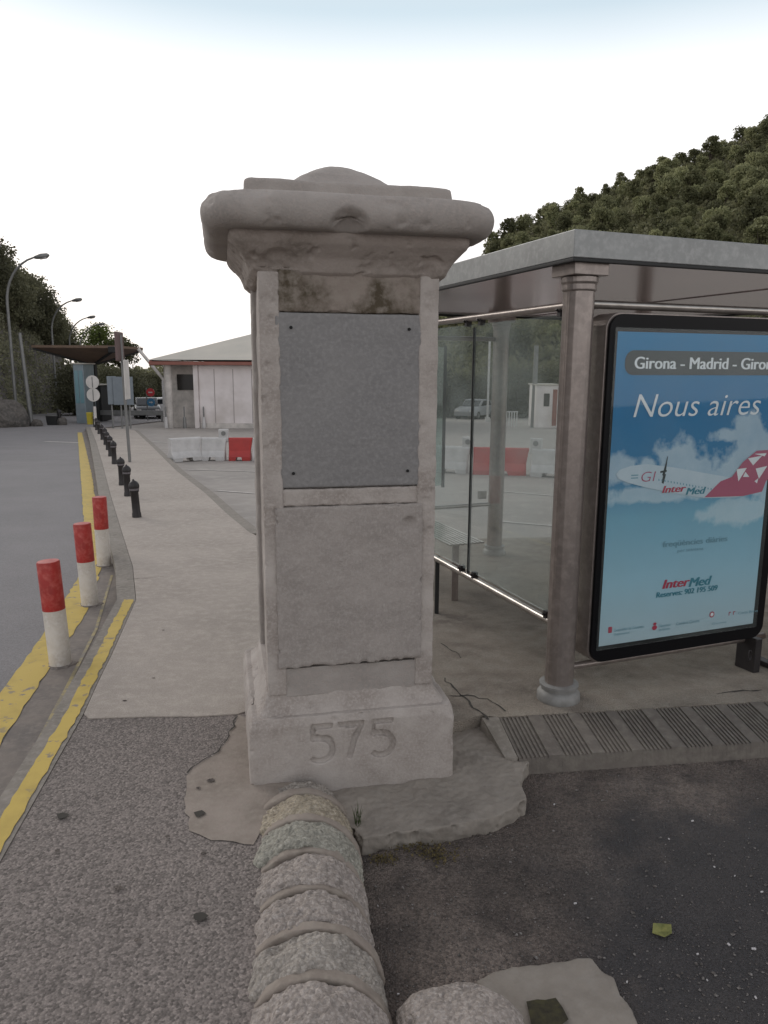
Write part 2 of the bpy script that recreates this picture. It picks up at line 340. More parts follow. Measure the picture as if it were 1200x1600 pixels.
def sheet(name, poly, dz, m, thick=0, kind='structure', grid=None, sub=0):
    """ground sheet following the fall of the land"""
    bm = bmesh.new(); vs = [bm.verts.new((p[0], p[1], 0)) for p in poly]; bm.faces.new(vs)
    ys = [4, 5.5, 7, 9, 12, 16, 20, 26, 32, 40, 50, 62, 75, 90]
    for y in ys:
        bmesh.ops.bisect_plane(bm, geom=bm.verts[:]+bm.edges[:]+bm.faces[:], plane_co=(0, y, 0), plane_no=(0, 1, 0))
    bmesh.ops.triangulate(bm, faces=bm.faces)
    if thick:
        be = [e for e in bm.edges if len(e.link_faces) == 1]
        r = bmesh.ops.extrude_edge_only(bm, edges=be); low = [v for v in r['geom'] if isinstance(v, bmesh.types.BMVert)]
        for v in low: v.co.z = -thick
    for v in bm.verts: v.co.z += G(v.co.y)+dz
    for f in bm.faces:
        f.normal_update()
    bmesh.ops.recalc_face_normals(bm, faces=bm.faces)
    me = bpy.data.meshes.new(name); bm.to_mesh(me); bm.free(); me.materials.append(m)
    if sum(p.normal.z for p in me.polygons if abs(p.normal.z) > .5) < 0: me.flip_normals()
    o = bpy.data.objects.new(name, me); col.objects.link(o)
    if kind: o['kind'] = kind
    return o
def strip(pts, wd):
    """polygon of a band of width wd round a polyline"""
    pts = [Vector((p[0], p[1])) for p in pts]; l = []; r = []
    for i, p in enumerate(pts):
        d = (pts[min(i+1, len(pts)-1)]-pts[max(i-1, 0)]).normalized(); n = Vector((-d.y, d.x))*wd/2
        l.append(p+n); r.append(p-n)
    return l+r[::-1]
def ragged(poly, amp, step=.06, seed=1):
    rnd = random.Random(seed); out = []
    for i, p in enumerate(poly):
        p = Vector((p[0], p[1])); q = Vector((poly[(i+1) % len(poly)][0], poly[(i+1) % len(poly)][1])); n = max(1, int((q-p).length/step))
        for k in range(n):
            x = p.lerp(q, k/n); out.append(x+Vector((rnd.uniform(-amp, amp), rnd.uniform(-amp, amp))) if k else x)
    return out

# ================================================================== ground
KD = -.12                                         # carriageway level below the pavement
g = sheet('ground', [(-260, -15), (260, -15), (260, 400), (-260, 400)], KD-.012, M['fg'])
# left carriageway
kerbR = [(-1.0, -4), (-1.22, .8)]+[gp(*p).xy for p in ((0, 1345), (62, 1235), (130, 1115), (175, 1020), (212, 937))]
kerbR2 = [gp(*p).xy for p in ((207, 885), (188, 825), (172, 772), (160, 725), (150, 690), (141, 667))]
edge = [Vector(p) for p in kerbR]+kerbR2
road_edge = [p+Vector((-.02, 0)) for p in edge]
sheet('road', [(-60, -14), (road_edge[0].x-.1, -14)]+road_edge+[(-14.4, 46), (-14, 95), (-60, 95)], KD, M['road'])
# forecourt beyond the pavement
rightE = [gp(*p).xy for p in ((210, 672), (240, 700), (275, 735), (320, 770), (355, 803), (390, 832))]
sheet('forecourt', [(-1.2, 6.4), (8, 6.9), (9, 3.7), (90, 6), (90, 95), (-13.6, 95), (-13.9, 38), rightE[0]-Vector((.6, 0))]+[p-Vector((.25, 0)) for p in rightE[1:]], KD-.004, M['forecourt'])
# kerb stones along the carriageway: a real step, yellow painted near us
kerb_in = [p+Vector((-.15-.0*i, -.0)) for i, p in enumerate(edge)]
kw = sheet('kerb', [p+Vector((.0, 0)) for p in edge]+[p+Vector((-.15 if i < 7 else -.15-.012*(i-6), 0)) for i, p in enumerate(edge)][::-1], -.002, M['kerb'], thick=.13)
# pavement
pav = [Vector((edge[0].x+.004, edge[0].y))]+[p+Vector((.004, 0)) for p in edge]
gl = gp(130, 1125); 
front = [Vector((-1.488, 3.56)), Vector((-1.2, 3.585)), Vector((-.95, 3.59)), Vector((-.745, 3.62)), Vector((-.70, 3.66)), Vector((-.2, 3.72))]
left_up = [p+Vector((.004, 0)) for p in edge if p.y > 3.6]
back = rightE[::-1]
plat_back = [Vector((-1.25, 8.15)), Vector((.2, 8.3)), Vector((2.9, 8.6)), Vector((8, 9.2)), Vector((8.5, 4.78))]
kA, kB = Vector((.595, 3.6)), Vector((2.073, 3.807)); kd = (kB-kA).normalized(); kn = Vector((kd.y, -kd.x))
plat_front = [kA+kd*8, kA+kd*.0, Vector((.50, 3.63))]
pave_poly = [Vector((-1.488, 3.56))]+left_up+rightE+[Vector((-1.25, 8.15)), Vector((-.62, 6.1)), Vector((-.2, 5.0)), Vector((-.2, 3.72))]+front[::-1][1:-1]
sheet('pavement', pave_poly, 0, M['pave'], thick=.11)
plat_poly = [Vector((-.196, 3.60)), Vector((-.196, 5.0)), Vector((-.616, 6.1)), Vector((-1.246, 8.15)), Vector((.2, 8.3)), Vector((2.9, 8.6)), Vector((8, 9.2)), kA+kd*8, kA, Vector((.50, 3.62)), Vector((.3, 3.5))]
plat = sheet('platform', plat_poly, -.001, M['platform'], thick=.11)
# gravel-faced footway in front of the joint
grav = [Vector((-.995, -4)), Vector((-1.215, .8))]+[Vector(p)+Vector((.002, 0)) for p in edge[2:5]]+[Vector(edge[5]).lerp(Vector(edge[4]), .5)+Vector((.002, 0)), Vector((-.76, 3.70)), Vector((-.5, 3.7)), Vector((-.44, 2.9)), Vector((-.36, 2.2)), Vector((-.28, 1.6)), Vector((-.2, 0)), Vector((-.2, -4))]
sheet('footway', grav, -.006, M['gravel'], thick=.11)
# mortar patch at the foot of the pillar, left
pp_ = [gp(*p, -.008).xy for p in ((372, 1118), (358, 1150), (340, 1178), (305, 1200), (291, 1215), (290, 1262), (296, 1300), (330, 1315), (396, 1322), (440, 1250), (450, 1150))]
sheet('mortar_patch', ragged(pp_, .008, .04, 5), -.002, M['patch'])
# yellow paint on the kerb and the road
yk = [Vector(p) for p in edge if p.y < 6.0]
sheet('kerb_line', ragged([p+Vector((-.018, 0)) for p in yk]+[p+Vector((-.092, 0)) for p in yk][::-1], .006, .05, 21), .002, M['yellow'])
yl = [gp(*p, KD).xy for p in ((0, 1085), (70, 988), (125, 900), (132, 850), (130, 800), (126, 740), (121, 676))]
yr = [gp(*p, KD).xy for p in ((0, 1168), (75, 1050), (135, 958), (158, 890), (156, 830), (143, 740), (128, 676))]
yl = [yl[0]+(yl[0]-yl[1])*3]+yl; yr = [yr[0]+(yr[0]-yr[1])*3]+yr
sheet('yellow_line', ragged(yl[:5]+[Vector(p) for p in yl[5:]]+yr[::-1], .010, .09, 22), KD+.008, M['yellow'])
# concrete gutter strip between line and kerb, with a worn thin line on it
gut = yr+[p+Vector((-.16, 0)) for p in edge if 1.2 < p.y][::-1]
sheet('gutter', gut, KD+.004, M['strip'])
tl = [gp(*p, KD).xy for p in ((0, 1260), (45, 1190), (100, 1085), (150, 985), (175, 900))]
sheet('thin_line', strip(tl, .022), KD+.008, M['yellow_worn'])
# back kerb of the pavement, and cracks
bk = rightE
sheet('back_kerb', [p+Vector((.0, 0)) for p in bk]+[p+Vector((.16, .02)) for p in bk][::-1], -.012, M['kerb'], thick=.11)
ckm = mat('crack_dirt', (.045, .040, .034), .95)
def crack(pts, wd, seed, dz=.001):
    rr = random.Random(seed); q = []
    for a, b_ in zip(pts, pts[1:]):
        a = Vector(a); b_ = Vector(b_); n = max(2, int((b_-a).length/.035))
        for k in range(n): q.append(a.lerp(b_, k/n)+Vector((rr.uniform(-.010, .010), rr.uniform(-.010, .010))))
    l = []; r_2 = []
    for i, p in enumerate(q):
        d = (q[min(i+1, len(q)-1)]-q[max(i-1, 0)]).normalized(); nn = Vector((-d.y, d.x))*wd*rr.uniform(.2, 1)*.5; l.append(p+nn); r_2.append(p-nn)
    for i in range(len(l)-1):
        pass
    sheet('ground_crack', l+r_2[::-1], dz, ckm)
P2 = lambda *a: [gp(u, v).xy for u, v in a]
crack(P2((703, 1088), (730, 1086), (760, 1092), (782, 1104), (792, 1116)), .016, 1)
crack(P2((693, 1060), (712, 1078), (735, 1100), (770, 1128)), .014, 2)
crack(P2((690, 1005), (715, 1022), (722, 1032)), .010, 3)
crack(P2((1120, 1085), (1160, 1079), (1200, 1078)), .016, 5)
crack(P2((200, 905), (235, 903), (262, 900)), .012, 7)
crack([rightE[2]+Vector((.165, 0)), rightE[3]+Vector((.165, 0)), rightE[4]+Vector((.165, 0))], .07, 8, -.06)
crack(P2((372, 1119), (357, 1150), (340, 1176), (300, 1199), (289, 1216)), .010, 9, .003)
# old gum and oil spots trodden into the footway
rs_ = random.Random(41)
for (u, v, q) in ((330, 1220, .02), (312, 1272, .028), (310, 1232, .012), (98, 1275, .028), (185, 1388, .016), (312, 1432, .03), (215, 1470, .012), (262, 1308, .010), (90, 1330, .012), (150, 1245, .009), (318, 1335, .014), (195, 1095, .012), (240, 1060, .009), (255, 985, .010)):
    c = gp(u, v); sheet('ground_spot', [c.xy+Vector((math.cos(k*.7)*q*rs_.uniform(.6, 1.1), math.sin(k*.7)*q*.8*rs_.uniform(.6, 1.1))) for k in range(9)], .0035 if v > 1120 else .003, ckm if q > .02 else M['fg'])
# forecourt markings
for i, (a, b) in enumerate((((300, 734), (398, 737)), ((345, 767), (398, 771)), ((785, 768), (870, 775)), ((785, 815), (870, 822)), ((240, 690), (262, 692)))):
    p, q = gp(*a, KD), gp(*b, KD); d = (q-p).normalized()
    sheet('lane_marking', strip([p.xy-d.xy*.1, q.xy+d.xy*(.1 if i < 4 else .0)], .10), KD+.004, M['white_line'])
p, q = gp(70, 690, KD), gp(125, 692, KD)
sheet('lane_marking', strip([p.xy, q.xy], .25), KD+.008, M['white_line'])
# ribbed kerb before the shelter
mb = MB(); wk = .33
def kpt(s, t, z): p = kA+kd*s+kn*t; return (p.x, p.y, z)
s0 = -.0
def ramp(s_a, s_b, lift=0):
    mb.add([kpt(s_a, .004, -.004+lift), kpt(s_b, .004, -.004+lift), kpt(s_b, wk, -.05+lift), kpt(s_a, wk, -.05+lift), kpt(s_a, wk+.012, -.16), kpt(s_b, wk+.012, -.16), kpt(s_a, .004, -.16), kpt(s_b, .004, -.16)],
           [(0, 1, 2, 3), (3, 2, 5, 4), (0, 3, 4, 6), (1, 7, 5, 2), (0, 6, 7, 1)])
s = 0.0; k = 0
while s < 7.5:
    for j in range(7):
        ramp(s, s+.011, .0); ramp(s+.0112, s+.021, -.007); s += .0212
    wgap = .052 if k % 3 else .066
    ramp(s, s+wgap, .0015 if k % 3 else .004); s += wgap+.0006; k += 1
ok = mb.build('ribbed_kerb', M['kerb2']); ok['kind'] = 'structure'
ek = MB(); ek.add([kpt(-.09, .0, 0), kpt(-.004, .0, 0), kpt(-.004, wk, -.05), kpt(-.06, wk-.03, -.055), kpt(-.12, .02, -.14), kpt(-.05, wk, -.16)], [(0, 1, 2, 3), (0, 3, 5, 4), (3, 2, 5)])
o = ek.build('kerb_end', M['kerb']); o['kind'] = 'structure'
# pale broken concrete at the bottom right
cp = [gp(*p, KD).xy for p in ((745, 1535), (800, 1512), (925, 1498), (960, 1530), (985, 1575), (1005, 1620), (1010, 1700), (880, 1720), (740, 1700), (770, 1590))]
hole = [gp(*p, KD).xy for p in ((822, 1572), (868, 1566), (888, 1600), (850, 1625), (830, 1610))]
o = MB().prism(ragged(cp, .01, .04, 8), KD-.06, KD+.006).build('concrete_patch', M['slab']); roughen(o, .007, .006, 14); o['kind'] = 'structure'
o = sheet('patch_hole', ragged(hole, .004, .03, 2), KD+.016, mat('mud_pit', (.022, .018, .012), .95, var=(.05, .045, .02), scale=40, bump=1, bscale=80))  # flat dark sheet laid over the patch, drawn as its hole
# slab round the pillar foot
sp = [gp(*p, -.065).xy for p in ((470, 1265), (480, 1080), (690, 1078), (722, 1090), (790, 1150), (828, 1190), (812, 1222), (822, 1250), (780, 1275), (700, 1292), (640, 1300), (565, 1312), (545, 1290))]
o = MB().prism(ragged(sp, .010, .04, 11), -.19, -.062).build('foundation_slab', M['slab']); roughen(o, .007, .008, 9, chip=.02, fine=(.005, 38))
tag(o, 'broken grey concrete slab with ragged edge under the stone pillar', 'concrete slab')

# ================================================================== pillar
PA = R(12); PC = Vector((-.213, 3.47, 0))
pil = empty('milestone_pillar', PC, 'tall square limestone pillar with round-edged cap, grey plate and carved 575', 'pillar', rz=PA); pil.scale = (1.02, 1, 1)
hb = .443
# plinth with engraved numerals
pl = MB().square([(hb, -.10, .02), (hb, .25, .022), (hb-.012, .285, .03)], .02).build('plinth', M['stone_light'], pil)
bake(pl)
cut = MB()
def arcpts(cx, cz, r, a0, a1, n=14): return [(cx+r*math.cos(R(a0+(a1-a0)*i/n)), cz+r*math.sin(R(a0+(a1-a0)*i/n))) for i in range(n+1)]
def stroke(pts, wd):
    q = strip(pts, wd); n = len(q)
    vs = [(p.x, -hb-.02, p.y) for p in q]+[(p.x, -hb+.015, p.y) for p in q]
    m = n//2
    fs = [(i, i+1, n-2-i, n-1-i) for i in range(m-1)]
    fs2 = [tuple(n+i for i in f)[::-1] for f in fs]
    side = [(i, (i+1) % n, n+(i+1) % n, n+i)[::-1] for i in range(n)]
    c = MB(); c.add(vs, fs+fs2+side); return c
def digit5(x):
    return [stroke([(x+.012, .238), (x+.105, .238)], .026), stroke([(x+.022, .236), (x+.016, .172)], .014),
            stroke([(x+.014, .176), (x+.03, .186)]+arcpts(x+.053, .130, .052, 95, -140, 18), .025)]
def digit7(x): return [stroke([(x+.0, .238), (x+.112, .238)], .026), stroke([(x+.100, .232), (x+.07, .165), (x+.048, .078)], .024)]
cutters = digit5(-.20)+digit7(-.072)+digit5(.062)
r_ = random.Random(4)
for i in range(12):                                   # traces of a worn-away line of letters
    x = -.20+.37*i/12+r_.uniform(-.01, .01); cutters.append(stroke([(x, .030+r_.uniform(-.006, .01)), (x+r_.uniform(-.012, .014), .052+r_.uniform(-.008, .008))], .006))
for c in cutters:
    co_ = c.build('cut', M['stone']); 
    md = pl.modifiers.new('bo', 'BOOLEAN'); md.operation = 'DIFFERENCE'; md.solver = 'EXACT'; co_.parent = pil; md.object = co_
bpy.context.view_layer.update(); bake(pl)
for o in [o for o in bpy.data.objects if o.name.startswith('cut')]: bpy.data.objects.remove(o)
roughen(pl, .0045, .0030, 9, dents=[((.44, -.44, .27), .05, .015), ((-.43, -.2, .29), .07, .02)], chip=.010)
o = MB().square([(.424, .25, .012), (.405, .288, .03), (.382, .312, .03), (.374, .33, .02), (.362, .372, .02)], .03).build('base_moulding', M['stone_light'], pil)
roughen(o, .006, .0035, 9, chip=.008)
# shaft: core with raised corner strips round a sunk panel on the front
hs = .357; y0 = -hs
sh = MB().square([(hs-.018, .36, .02), (hs-.018, 2.14, .02)], .02)
sh = sh.build('shaft', M['stone'], pil); roughen(sh, .008, .004, 8)
for sx in (-1, 1):
    e = MB().box((sx*(hs-.04), y0+.05, 1.24), (.080, .13, 1.75)).build('corner_strip', M['stone_light'], pil)
    roughen(e, .006, .0035, 11, dents=[((sx*(hs-.04)+r_.uniform(-.04, .04), y0-.015, r_.uniform(.9, 2.05)), r_.uniform(.012, .03), .006) for _ in range(12)], chip=.005)
    e = MB().box((sx*(hs-.035), -y0-.05, 1.24), (.075, .13, 1.75)).build('corner_strip', M['stone'], pil); roughen(e, .009, .0035, 11, chip=.008)
e = MB().box((0, y0+.03, 2.045), (.565, .086, .16)).build('stained_band', mat('stained_limestone', (.25, .215, .185), .95, var=(.075, .058, .038), scale=5, blo=.44, bhi=.60, var2=(.27, .24, .205), scale2=25, bump=.7, bscale=70, bdist=.005), pil)
roughen(e, .006, .004, 12, chip=.006); e['label'] = 'brown stained stone band above the grey plate'
e = MB().box((0, y0+.035, 1.222), (.565, .086, .072)).build('middle_band', M['stone_light'], pil); roughen(e, .006, .003, 14, chip=.004)
e = MB().box((0, y0+.035, .415), (.565, .088, .13)).build('lower_band', M['stone'], pil); roughen(e, .006, .003, 14)
# metal plate
mp = MB().box((0, y0-.002, 1.612), (.588, .018, .70)).build('metal_plate', M['plaque_metal'], pil); roughen(mp, .006, .0016, 5)
mp['label'] = 'dull grey metal plate with four bolt holes'
for sx in (-.235, .235):
    for z in (1.325, 1.905): MB().tube([(sx, y0-.0125, z), (sx, y0-.0165, z)], .0065, 10).build('bolt_hole', M['hole'], mp)
mp2 = MB().box((-.005, y0-.004, .835), (.612, .045, .70)).build('stone_plaque', M['plaque_stone'], pil)
roughen(mp2, .0055, .0032, 16, dents=[((.24, y0-.025, 1.10), .035, .018)]+[((-.29+.58*i/22, y0-.02, .485), .022, .011*r_.random()) for i in range(23)], chip=.012)
mp2['label'] = 'rough pinkish stone tablet with chipped lower edge'
# cornice and cap
o = MB().square([(.360, 2.095, .03), (.385, 2.115, .03), (.392, 2.135, .03), (.405, 2.165, .03), (.432, 2.195, .035), (.452, 2.215, .04), (.462, 2.235, .05), (.462, 2.27, .05)], .03).build('cornice', M['stone_dirty'], pil)
roughen(o, .007, .0045, 8, dents=[((-.28, -.385, 2.12), .09, .022), ((-.36, -.385, 2.12), .06, .02), ((.3, -.4, 2.12), .04, .015)], chip=.010)
prof = []
for i in range(13):
    a = R(-90+180*i/12); prof.append((.508+.052*math.cos(a), 2.318+.066*math.sin(a), .16))
prof = [(.40, 2.252, .12), (.48, 2.253, .12)]+prof+[(.46, 2.388, .16)]
o = MB().square(prof, .1, 8).build('cap_roll', M['stone'], pil)
roughen(o, .007, .0028, 5, dents=[((-.03, -.545, 2.258), .075, .04), ((-.03, -.52, 2.24), .06, .02), ((.46, -.5, 2.33), .03, .01)], chip=.008)
o = MB().square([(.41, 2.375, .03), (.402, 2.395, .03), (.398, 2.442, .03), (.390, 2.450, .03)], .03).build('cap_slab', M['stone'], pil); roughen(o, .007, .004, 8, chip=.008)
o = MB().square([(.25, 2.44, .08), (.245, 2.462, .08), (.215, 2.492, .09), (.175, 2.528, .10), (.125, 2.560, .10), (.07, 2.582, .06), (.02, 2.588, .02)], .05).build('cap_dome', M['stone'], pil); roughen(o, .007, .004, 8)

# ================================================================== row of half-buried ribbed stones
sk = empty('ribbed_stone_edging', (-.36, 2.3, 0), 'row of rounded cobbled stone drums running from the pillar foot towards the viewer', 'stone edging')
def drum(i, cx, cy, ang, rad, ln, zc, tint):
    n, mseg = 40, 9; ln = ln*.76; mb = MB(); vs = []; 
    for j in range(mseg+1):
        t = j/mseg; bulge = 1-.035*abs(2*t-1)**3-(.03 if j in (0, mseg) else 0)
        if i % 2 == 0 and .25 < t < .4: bulge -= .03
        for k in range(n):
            a = 2*math.pi*k/n; vs.append((rad*bulge*math.cos(a), (t-.5)*ln, rad*bulge*math.sin(a)*1.02))
    fs = [(j*n+k, j*n+(k+1) % n, (j+1)*n+(k+1) % n, (j+1)*n+k) for j in range(mseg) for k in range(n)]+[tuple(range(n))[::-1], tuple(range(mseg*n, mseg*n+n))]
    mt = Matrix.Rotation(ang, 3, 'Z') @ Matrix.Rotation(R(-4), 3, 'X')
    mb.add([mt@Vector(v)+Vector((cx+.36, cy-2.3, zc)) for v in vs], fs)
    if i: MBx = MB().tube([mt@Vector((0, ln*.50, 0))+Vector((cx+.36, cy-2.3, zc)), mt@Vector((0, ln*.76, 0))+Vector((cx+.36, cy-2.3, zc))], rad*.995, 40).build('mortar_joint', M['patch'], sk); roughen(MBx, .007, .006, 14)
    o = mb.build('stone_drum', tint, sk); roughen(o, .005, .007, 15, chip=.008, fine=(.0045, 60), dents=[((cx+.36+r2.uniform(-.2, .2), cy-2.3+r2.uniform(-.08, .08), zc+rad*.9), r2.uniform(.03, .07), .012) for _ in range(6)])
    return o
r2 = random.Random(9)
tints = [mat('drum_stone_%s' % n_, c, .95, var=tuple(x*.80 for x in c), scale=9, var2=v2, scale2=90, bump=1, bscale=110, bdist=.008, vor=(75, .22)) for n_, c, v2 in
         (('grey', (.31, .285, .25), (.42, .395, .36)), ('ochre', (.36, .315, .235), (.44, .40, .33)), ('green', (.30, .295, .25), (.39, .385, .335)), ('rosy', (.32, .285, .255), (.44, .405, .375)))]
order = [0, 1, 2, 3, 3, 0, 3, 0]
for i in range(8):
    y = 2.885-i*.193; x = -.345+.028*i
    drum(i, x, y, R(7+r2.uniform(-3, 3)), (.222 if i > 1 else (.208 if i else .175))+r2.uniform(-.006, .006), (.225 if i else .16), -.145, tints[order[i]])
# mortar bed between the drums and the footway
o = MB().prism(ragged([(-.53, 3.02), (-.50, 2.9), (-.43, 2.4), (-.35, 1.9), (-.26, 1.3), (-.20, 1.3), (-.38, 3.02)], .006, .05, 4), -.15, -.004).build('mortar_bed', M['patch'], sk); o.location = (.36, -2.3, 0); roughen(o, .008, .008, 9)
o = MB().lathe([(.001, .085), (.08, .082), (.14, .06), (.185, .01), (.20, -.06), (.19, -.14)][::-1], (0, 0, 0), 28, lambda a: 1+.06*math.sin(3*a)+.04*math.sin(5*a+1)).build('broken_stone', tints[3]); 
o.location = gp(722, 1640, KD); o.location.z = KD+.03; roughen(o, .006, .01, 12, chip=.01)
tag(o, 'rounded lump of broken stone at the bottom edge beside the stone drums', 'stone')

# ================================================================== bus shelter
SA = Vector((-.36, .933, 0)); SB = Vector((.933, .36, 0)); SN = -SA
C1 = gp(872, 1090); C2 = gp(772, 865); 
rel = C2-C1; la = rel.dot(SA)/SA.length_squared; lb = rel.dot(SB)/SB.length_squared
ROOFZ = 2.255
shl = empty('bus_shelter', C1, 'brown metal bus shelter with glass sides, zinc-edged roof and lit-case advert', 'bus shelter')
def S(a, b, z): p = SA*a+SB*b; return Vector((p.x, p.y, z))        # local to C1, z above platform 0
def column(a, b):
    zb = G(C1.y+S(a, b, 0).y)-.01; p = S(a, b, 0)
    m = MB().lathe([(.076, zb+.05), (.076, ROOFZ-.02)], p, 96, lambda t: 1-.02*(1 if math.cos(10*t) > .8 else 0)+.012*math.cos(10*t))
    c = m.build('column', M['alu'], shl, True)
    m = MB().lathe([(.112, zb), (.116, zb+.01), (.114, zb+.045), (.100, zb+.062), (.094, zb+.066), (.094, zb+.085), (.104, zb+.088), (.104, zb+.10), (.09, zb+.105)], p, 40)
    m.build('base_ring', M['ring'], c, True)
    ax = math.atan2(SB.y, SB.x)
    m = MB().box(p+Vector((0, 0, ROOFZ-.035)), (.195, .195, .06), ax).lathe([(.078, ROOFZ-.135), (.084, ROOFZ-.13), (.084, ROOFZ-.10), (.090, ROOFZ-.095), (.090, ROOFZ-.066)], p, 32)
    m.build('capital', M['alu'], c, bevel=.012)
    return c
WB = lb+1.6
for a, b in ((0, 0), (la, lb), (la, .0), (0, 3.2), (la, 3.2)): column(a, b)
# roof
ax = math.atan2(SB.y, SB.x)
ro = [(-.13, -.13), (-.13, 3.4), (la+.15, 3.4), (la+.15, -.13)]
def ring(z0, z1, w_, name, m, parent):
    mb = MB()
    o_ = [S(a, b, 0) for a, b in ro]
    i_ = [S(a+(w_ if a < 1 else -w_), b+(w_ if b < 1 else -w_), 0) for a, b in ro]
    vs = [(p.x, p.y, z) for z in (z0, z1) for p in o_+i_]
    fs = []
    for k in range(4):
        k2 = (k+1) % 4; fs += [(k, k2, 4+k2, 4+k), (8+k, 12+k, 12+k2, 8+k2), (k, 8+k, 8+k2, k2), (4+k, 4+k2, 12+k2, 12+k)]
    return mb.add(vs, fs).build(name, m, parent, bevel=.004)
rf = ring(ROOFZ+.006, ROOFZ+.130, .05, 'roof', M['fascia'], shl)
ring(ROOFZ-.012, ROOFZ+.005, .025, 'drip_edge', M['dark'], rf)
mb = MB(); q = [S(a+(.052 if a < 1 else -.052), b+(.052 if b < 1 else -.052), 0) for a, b in ro]
mb.prism([(p.x, p.y) for p in q], ROOFZ+.012, ROOFZ+.03); mb.build('soffit', M['soffit'], rf)
mb = MB().prism([(p.x, p.y) for p in q], ROOFZ+.10, ROOFZ+.124); mb.build('roof_deck', M['fascia'], rf)
for b in (1.9,): MB().bar(S(0, b, ROOFZ+.010), S(la, b, ROOFZ+.010), .03, .008).build('soffit_batten', M['soffit'], rf)
# rails
def rail(a0, b0, a1, b1, z, r=.021, m='alu_bright'):
    p, q_ = S(a0, b0, z), S(a1, b1, z); return MB().tube([p, q_], r, 16).build('rail', M[m], shl, True)
rail(.08, 0, la-.08, 0, .397); rail(.08, 0, la-.08, 0, 2.06, m='alu'); rail(0, .08, 0, 3.1, 2.065); rail(la, .08, la, lb-.08, .40); rail(la, .08, la, lb-.08, 2.03, m='alu')
rail(0, .08, 0, 1.45, .17, .02, 'alu')
# glass
def pane(a0, b0, a1, b1, z0, z1, m='glass'):
    p, q_ = S(a0, b0, (z0+z1)/2), S(a1, b1, (z0+z1)/2)
    return MB().bar(p, q_, .010, z1-z0).build('glass_pane', M[m], shl)
JN = 1.08
pane(.11, 0, JN-.008, 0, .44, 2.02); pane(JN+.008, 0, la-.12, 0, .44, 2.02)
pane(la, .12, la, lb-.62, .62, 1.95, 'glass_teal')
MB().bar(S(JN, 0, .42), S(JN, 0, 2.0), .014, .018, up=Vector((1, 0, 0))).build('joint_seal', M['dark'], shl)
for a in (.14, JN-.09, JN+.09, la-.3):
    for z in (.425, 2.035):
        MB().box(S(a, 0, z), (.03, .035, .05), ax+R(90)).tube([S(a, .0, z-.01), S(a, .0, z+.012)+SN*0+SB*-.035], .006, 8).build('glass_clamp', M['black_iron'], shl)
MB().bar(S(la, lb-.60, .6), S(la, lb-.60, 1.96), .02, .03, up=Vector((1, 0, 0))).build('glass_edge', M['dark'], shl)
MB().box(S(la, lb-.16, .50), (.08, .04, .08), ax).build('rail_bracket', M['alu'], shl)
leg0 = gp(682, 958); lo = leg0-C1
MB().bar((lo.x, lo.y, lo.z), (lo.x, lo.y, .39), .03, .03, up=Vector((1, 0, 0))).build('rail_leg', M['dark'], shl)
# bench inside
bench = MB()
for k in range(9):
    bench.bar(S(1.75, .20+k*.034, .44), S(2.95, .20+k*.034, .44), .022, .012)
bn = bench.build('seat', M['alu_bright'], shl)
for a in (1.95, 2.75): MB().bar(S(a, .34, -.08), S(a, .34, .43), .05, .05, up=Vector((1, 0, 0))).build('seat_leg', M['alu'], bn)
# advert case on the end
def A(s_, off, z): p = SB*s_+SN*off; return Vector((p.x, p.y, z))
def rrect(x0, x1, z0, z1, r, n=8):
    out = []
    for cx, cz, a0 in ((x1-r, z1-r, 0), (x0+r, z1-r, 90), (x0+r, z0+r, 180), (x1-r, z0+r, 270)):
        out += [(cx+r*math.cos(R(a0+90*k/n)), cz+r*math.sin(R(a0+90*k/n))) for k in range(n+1)]
    return out
def extr(poly, o0, o1, name, m, parent, smooth=False):
    n = len(poly); vs = [A(x, o0, z) for x, z in poly]+[A(x, o1, z) for x, z in poly]
    return MB().add(vs, [tuple(range(n)), tuple(range(n, 2*n))[::-1]]+[(i, (i+1) % n, n+(i+1) % n, n+i) for i in range(n)]).build(name, m, parent, smooth, bevel=.003)
case = extr(rrect(.115, 1.335, .205, 2.025, .085), -.075, .078, 'advert_case', M['alu'], shl)
extr(rrect(.123, 1.327, .213, 2.017, .08), .079, .098, 'case_mask', M['black'], case)
PX0, PX1, PZ0, PZ1 = .168, 1.242, .305, 1.932
extr([(PX0, PZ0), (PX1, PZ0), (PX1, PZ1), (PX0, PZ1)], .0985, .1002, 'poster', None, case) if False else None
OFF = .100
pm = MB()
def pxy(u, v):
    w_ = plane(u, v, C1+SN*OFF, SN)-C1; return w_.dot(SB)/SB.length, w_.z
# printed sky: gradient and clouds are the print itself
pr = bpy.data.materials.new('poster_print'); pr.use_nodes = True; nt = pr.node_tree; N = nt.nodes; L = nt.links; b = N['Principled BSDF']; b.inputs['Roughness'].default_value = .45; b.inputs['Specular IOR Level'].default_value = .15
tc = N.new('ShaderNodeTexCoord'); se = N.new('ShaderNodeSeparateXYZ'); L.new(tc.outputs['Object'], se.inputs[0])
m1 = N.new('ShaderNodeMapRange'); m1.inputs[1].default_value = PZ0; m1.inputs[2].default_value = PZ1; L.new(se.outputs['Z'], m1.inputs[0])
rp = N.new('ShaderNodeValToRGB'); L.new(m1.outputs[0], rp.inputs[0]); e = rp.color_ramp.elements
e[0].position = 0; e[0].color = (.42, .52, .57, 1); e[1].position = 1; e[1].color = (.02, .21, .42, 1)
for p_, c_ in ((.2, (.33, .52, .62)), (.42, (.18, .40, .53)), (.55, (.045, .20, .37)), (.75, (.018, .17, .36))):
    x = e.new(p_); x.color = (*c_, 1)
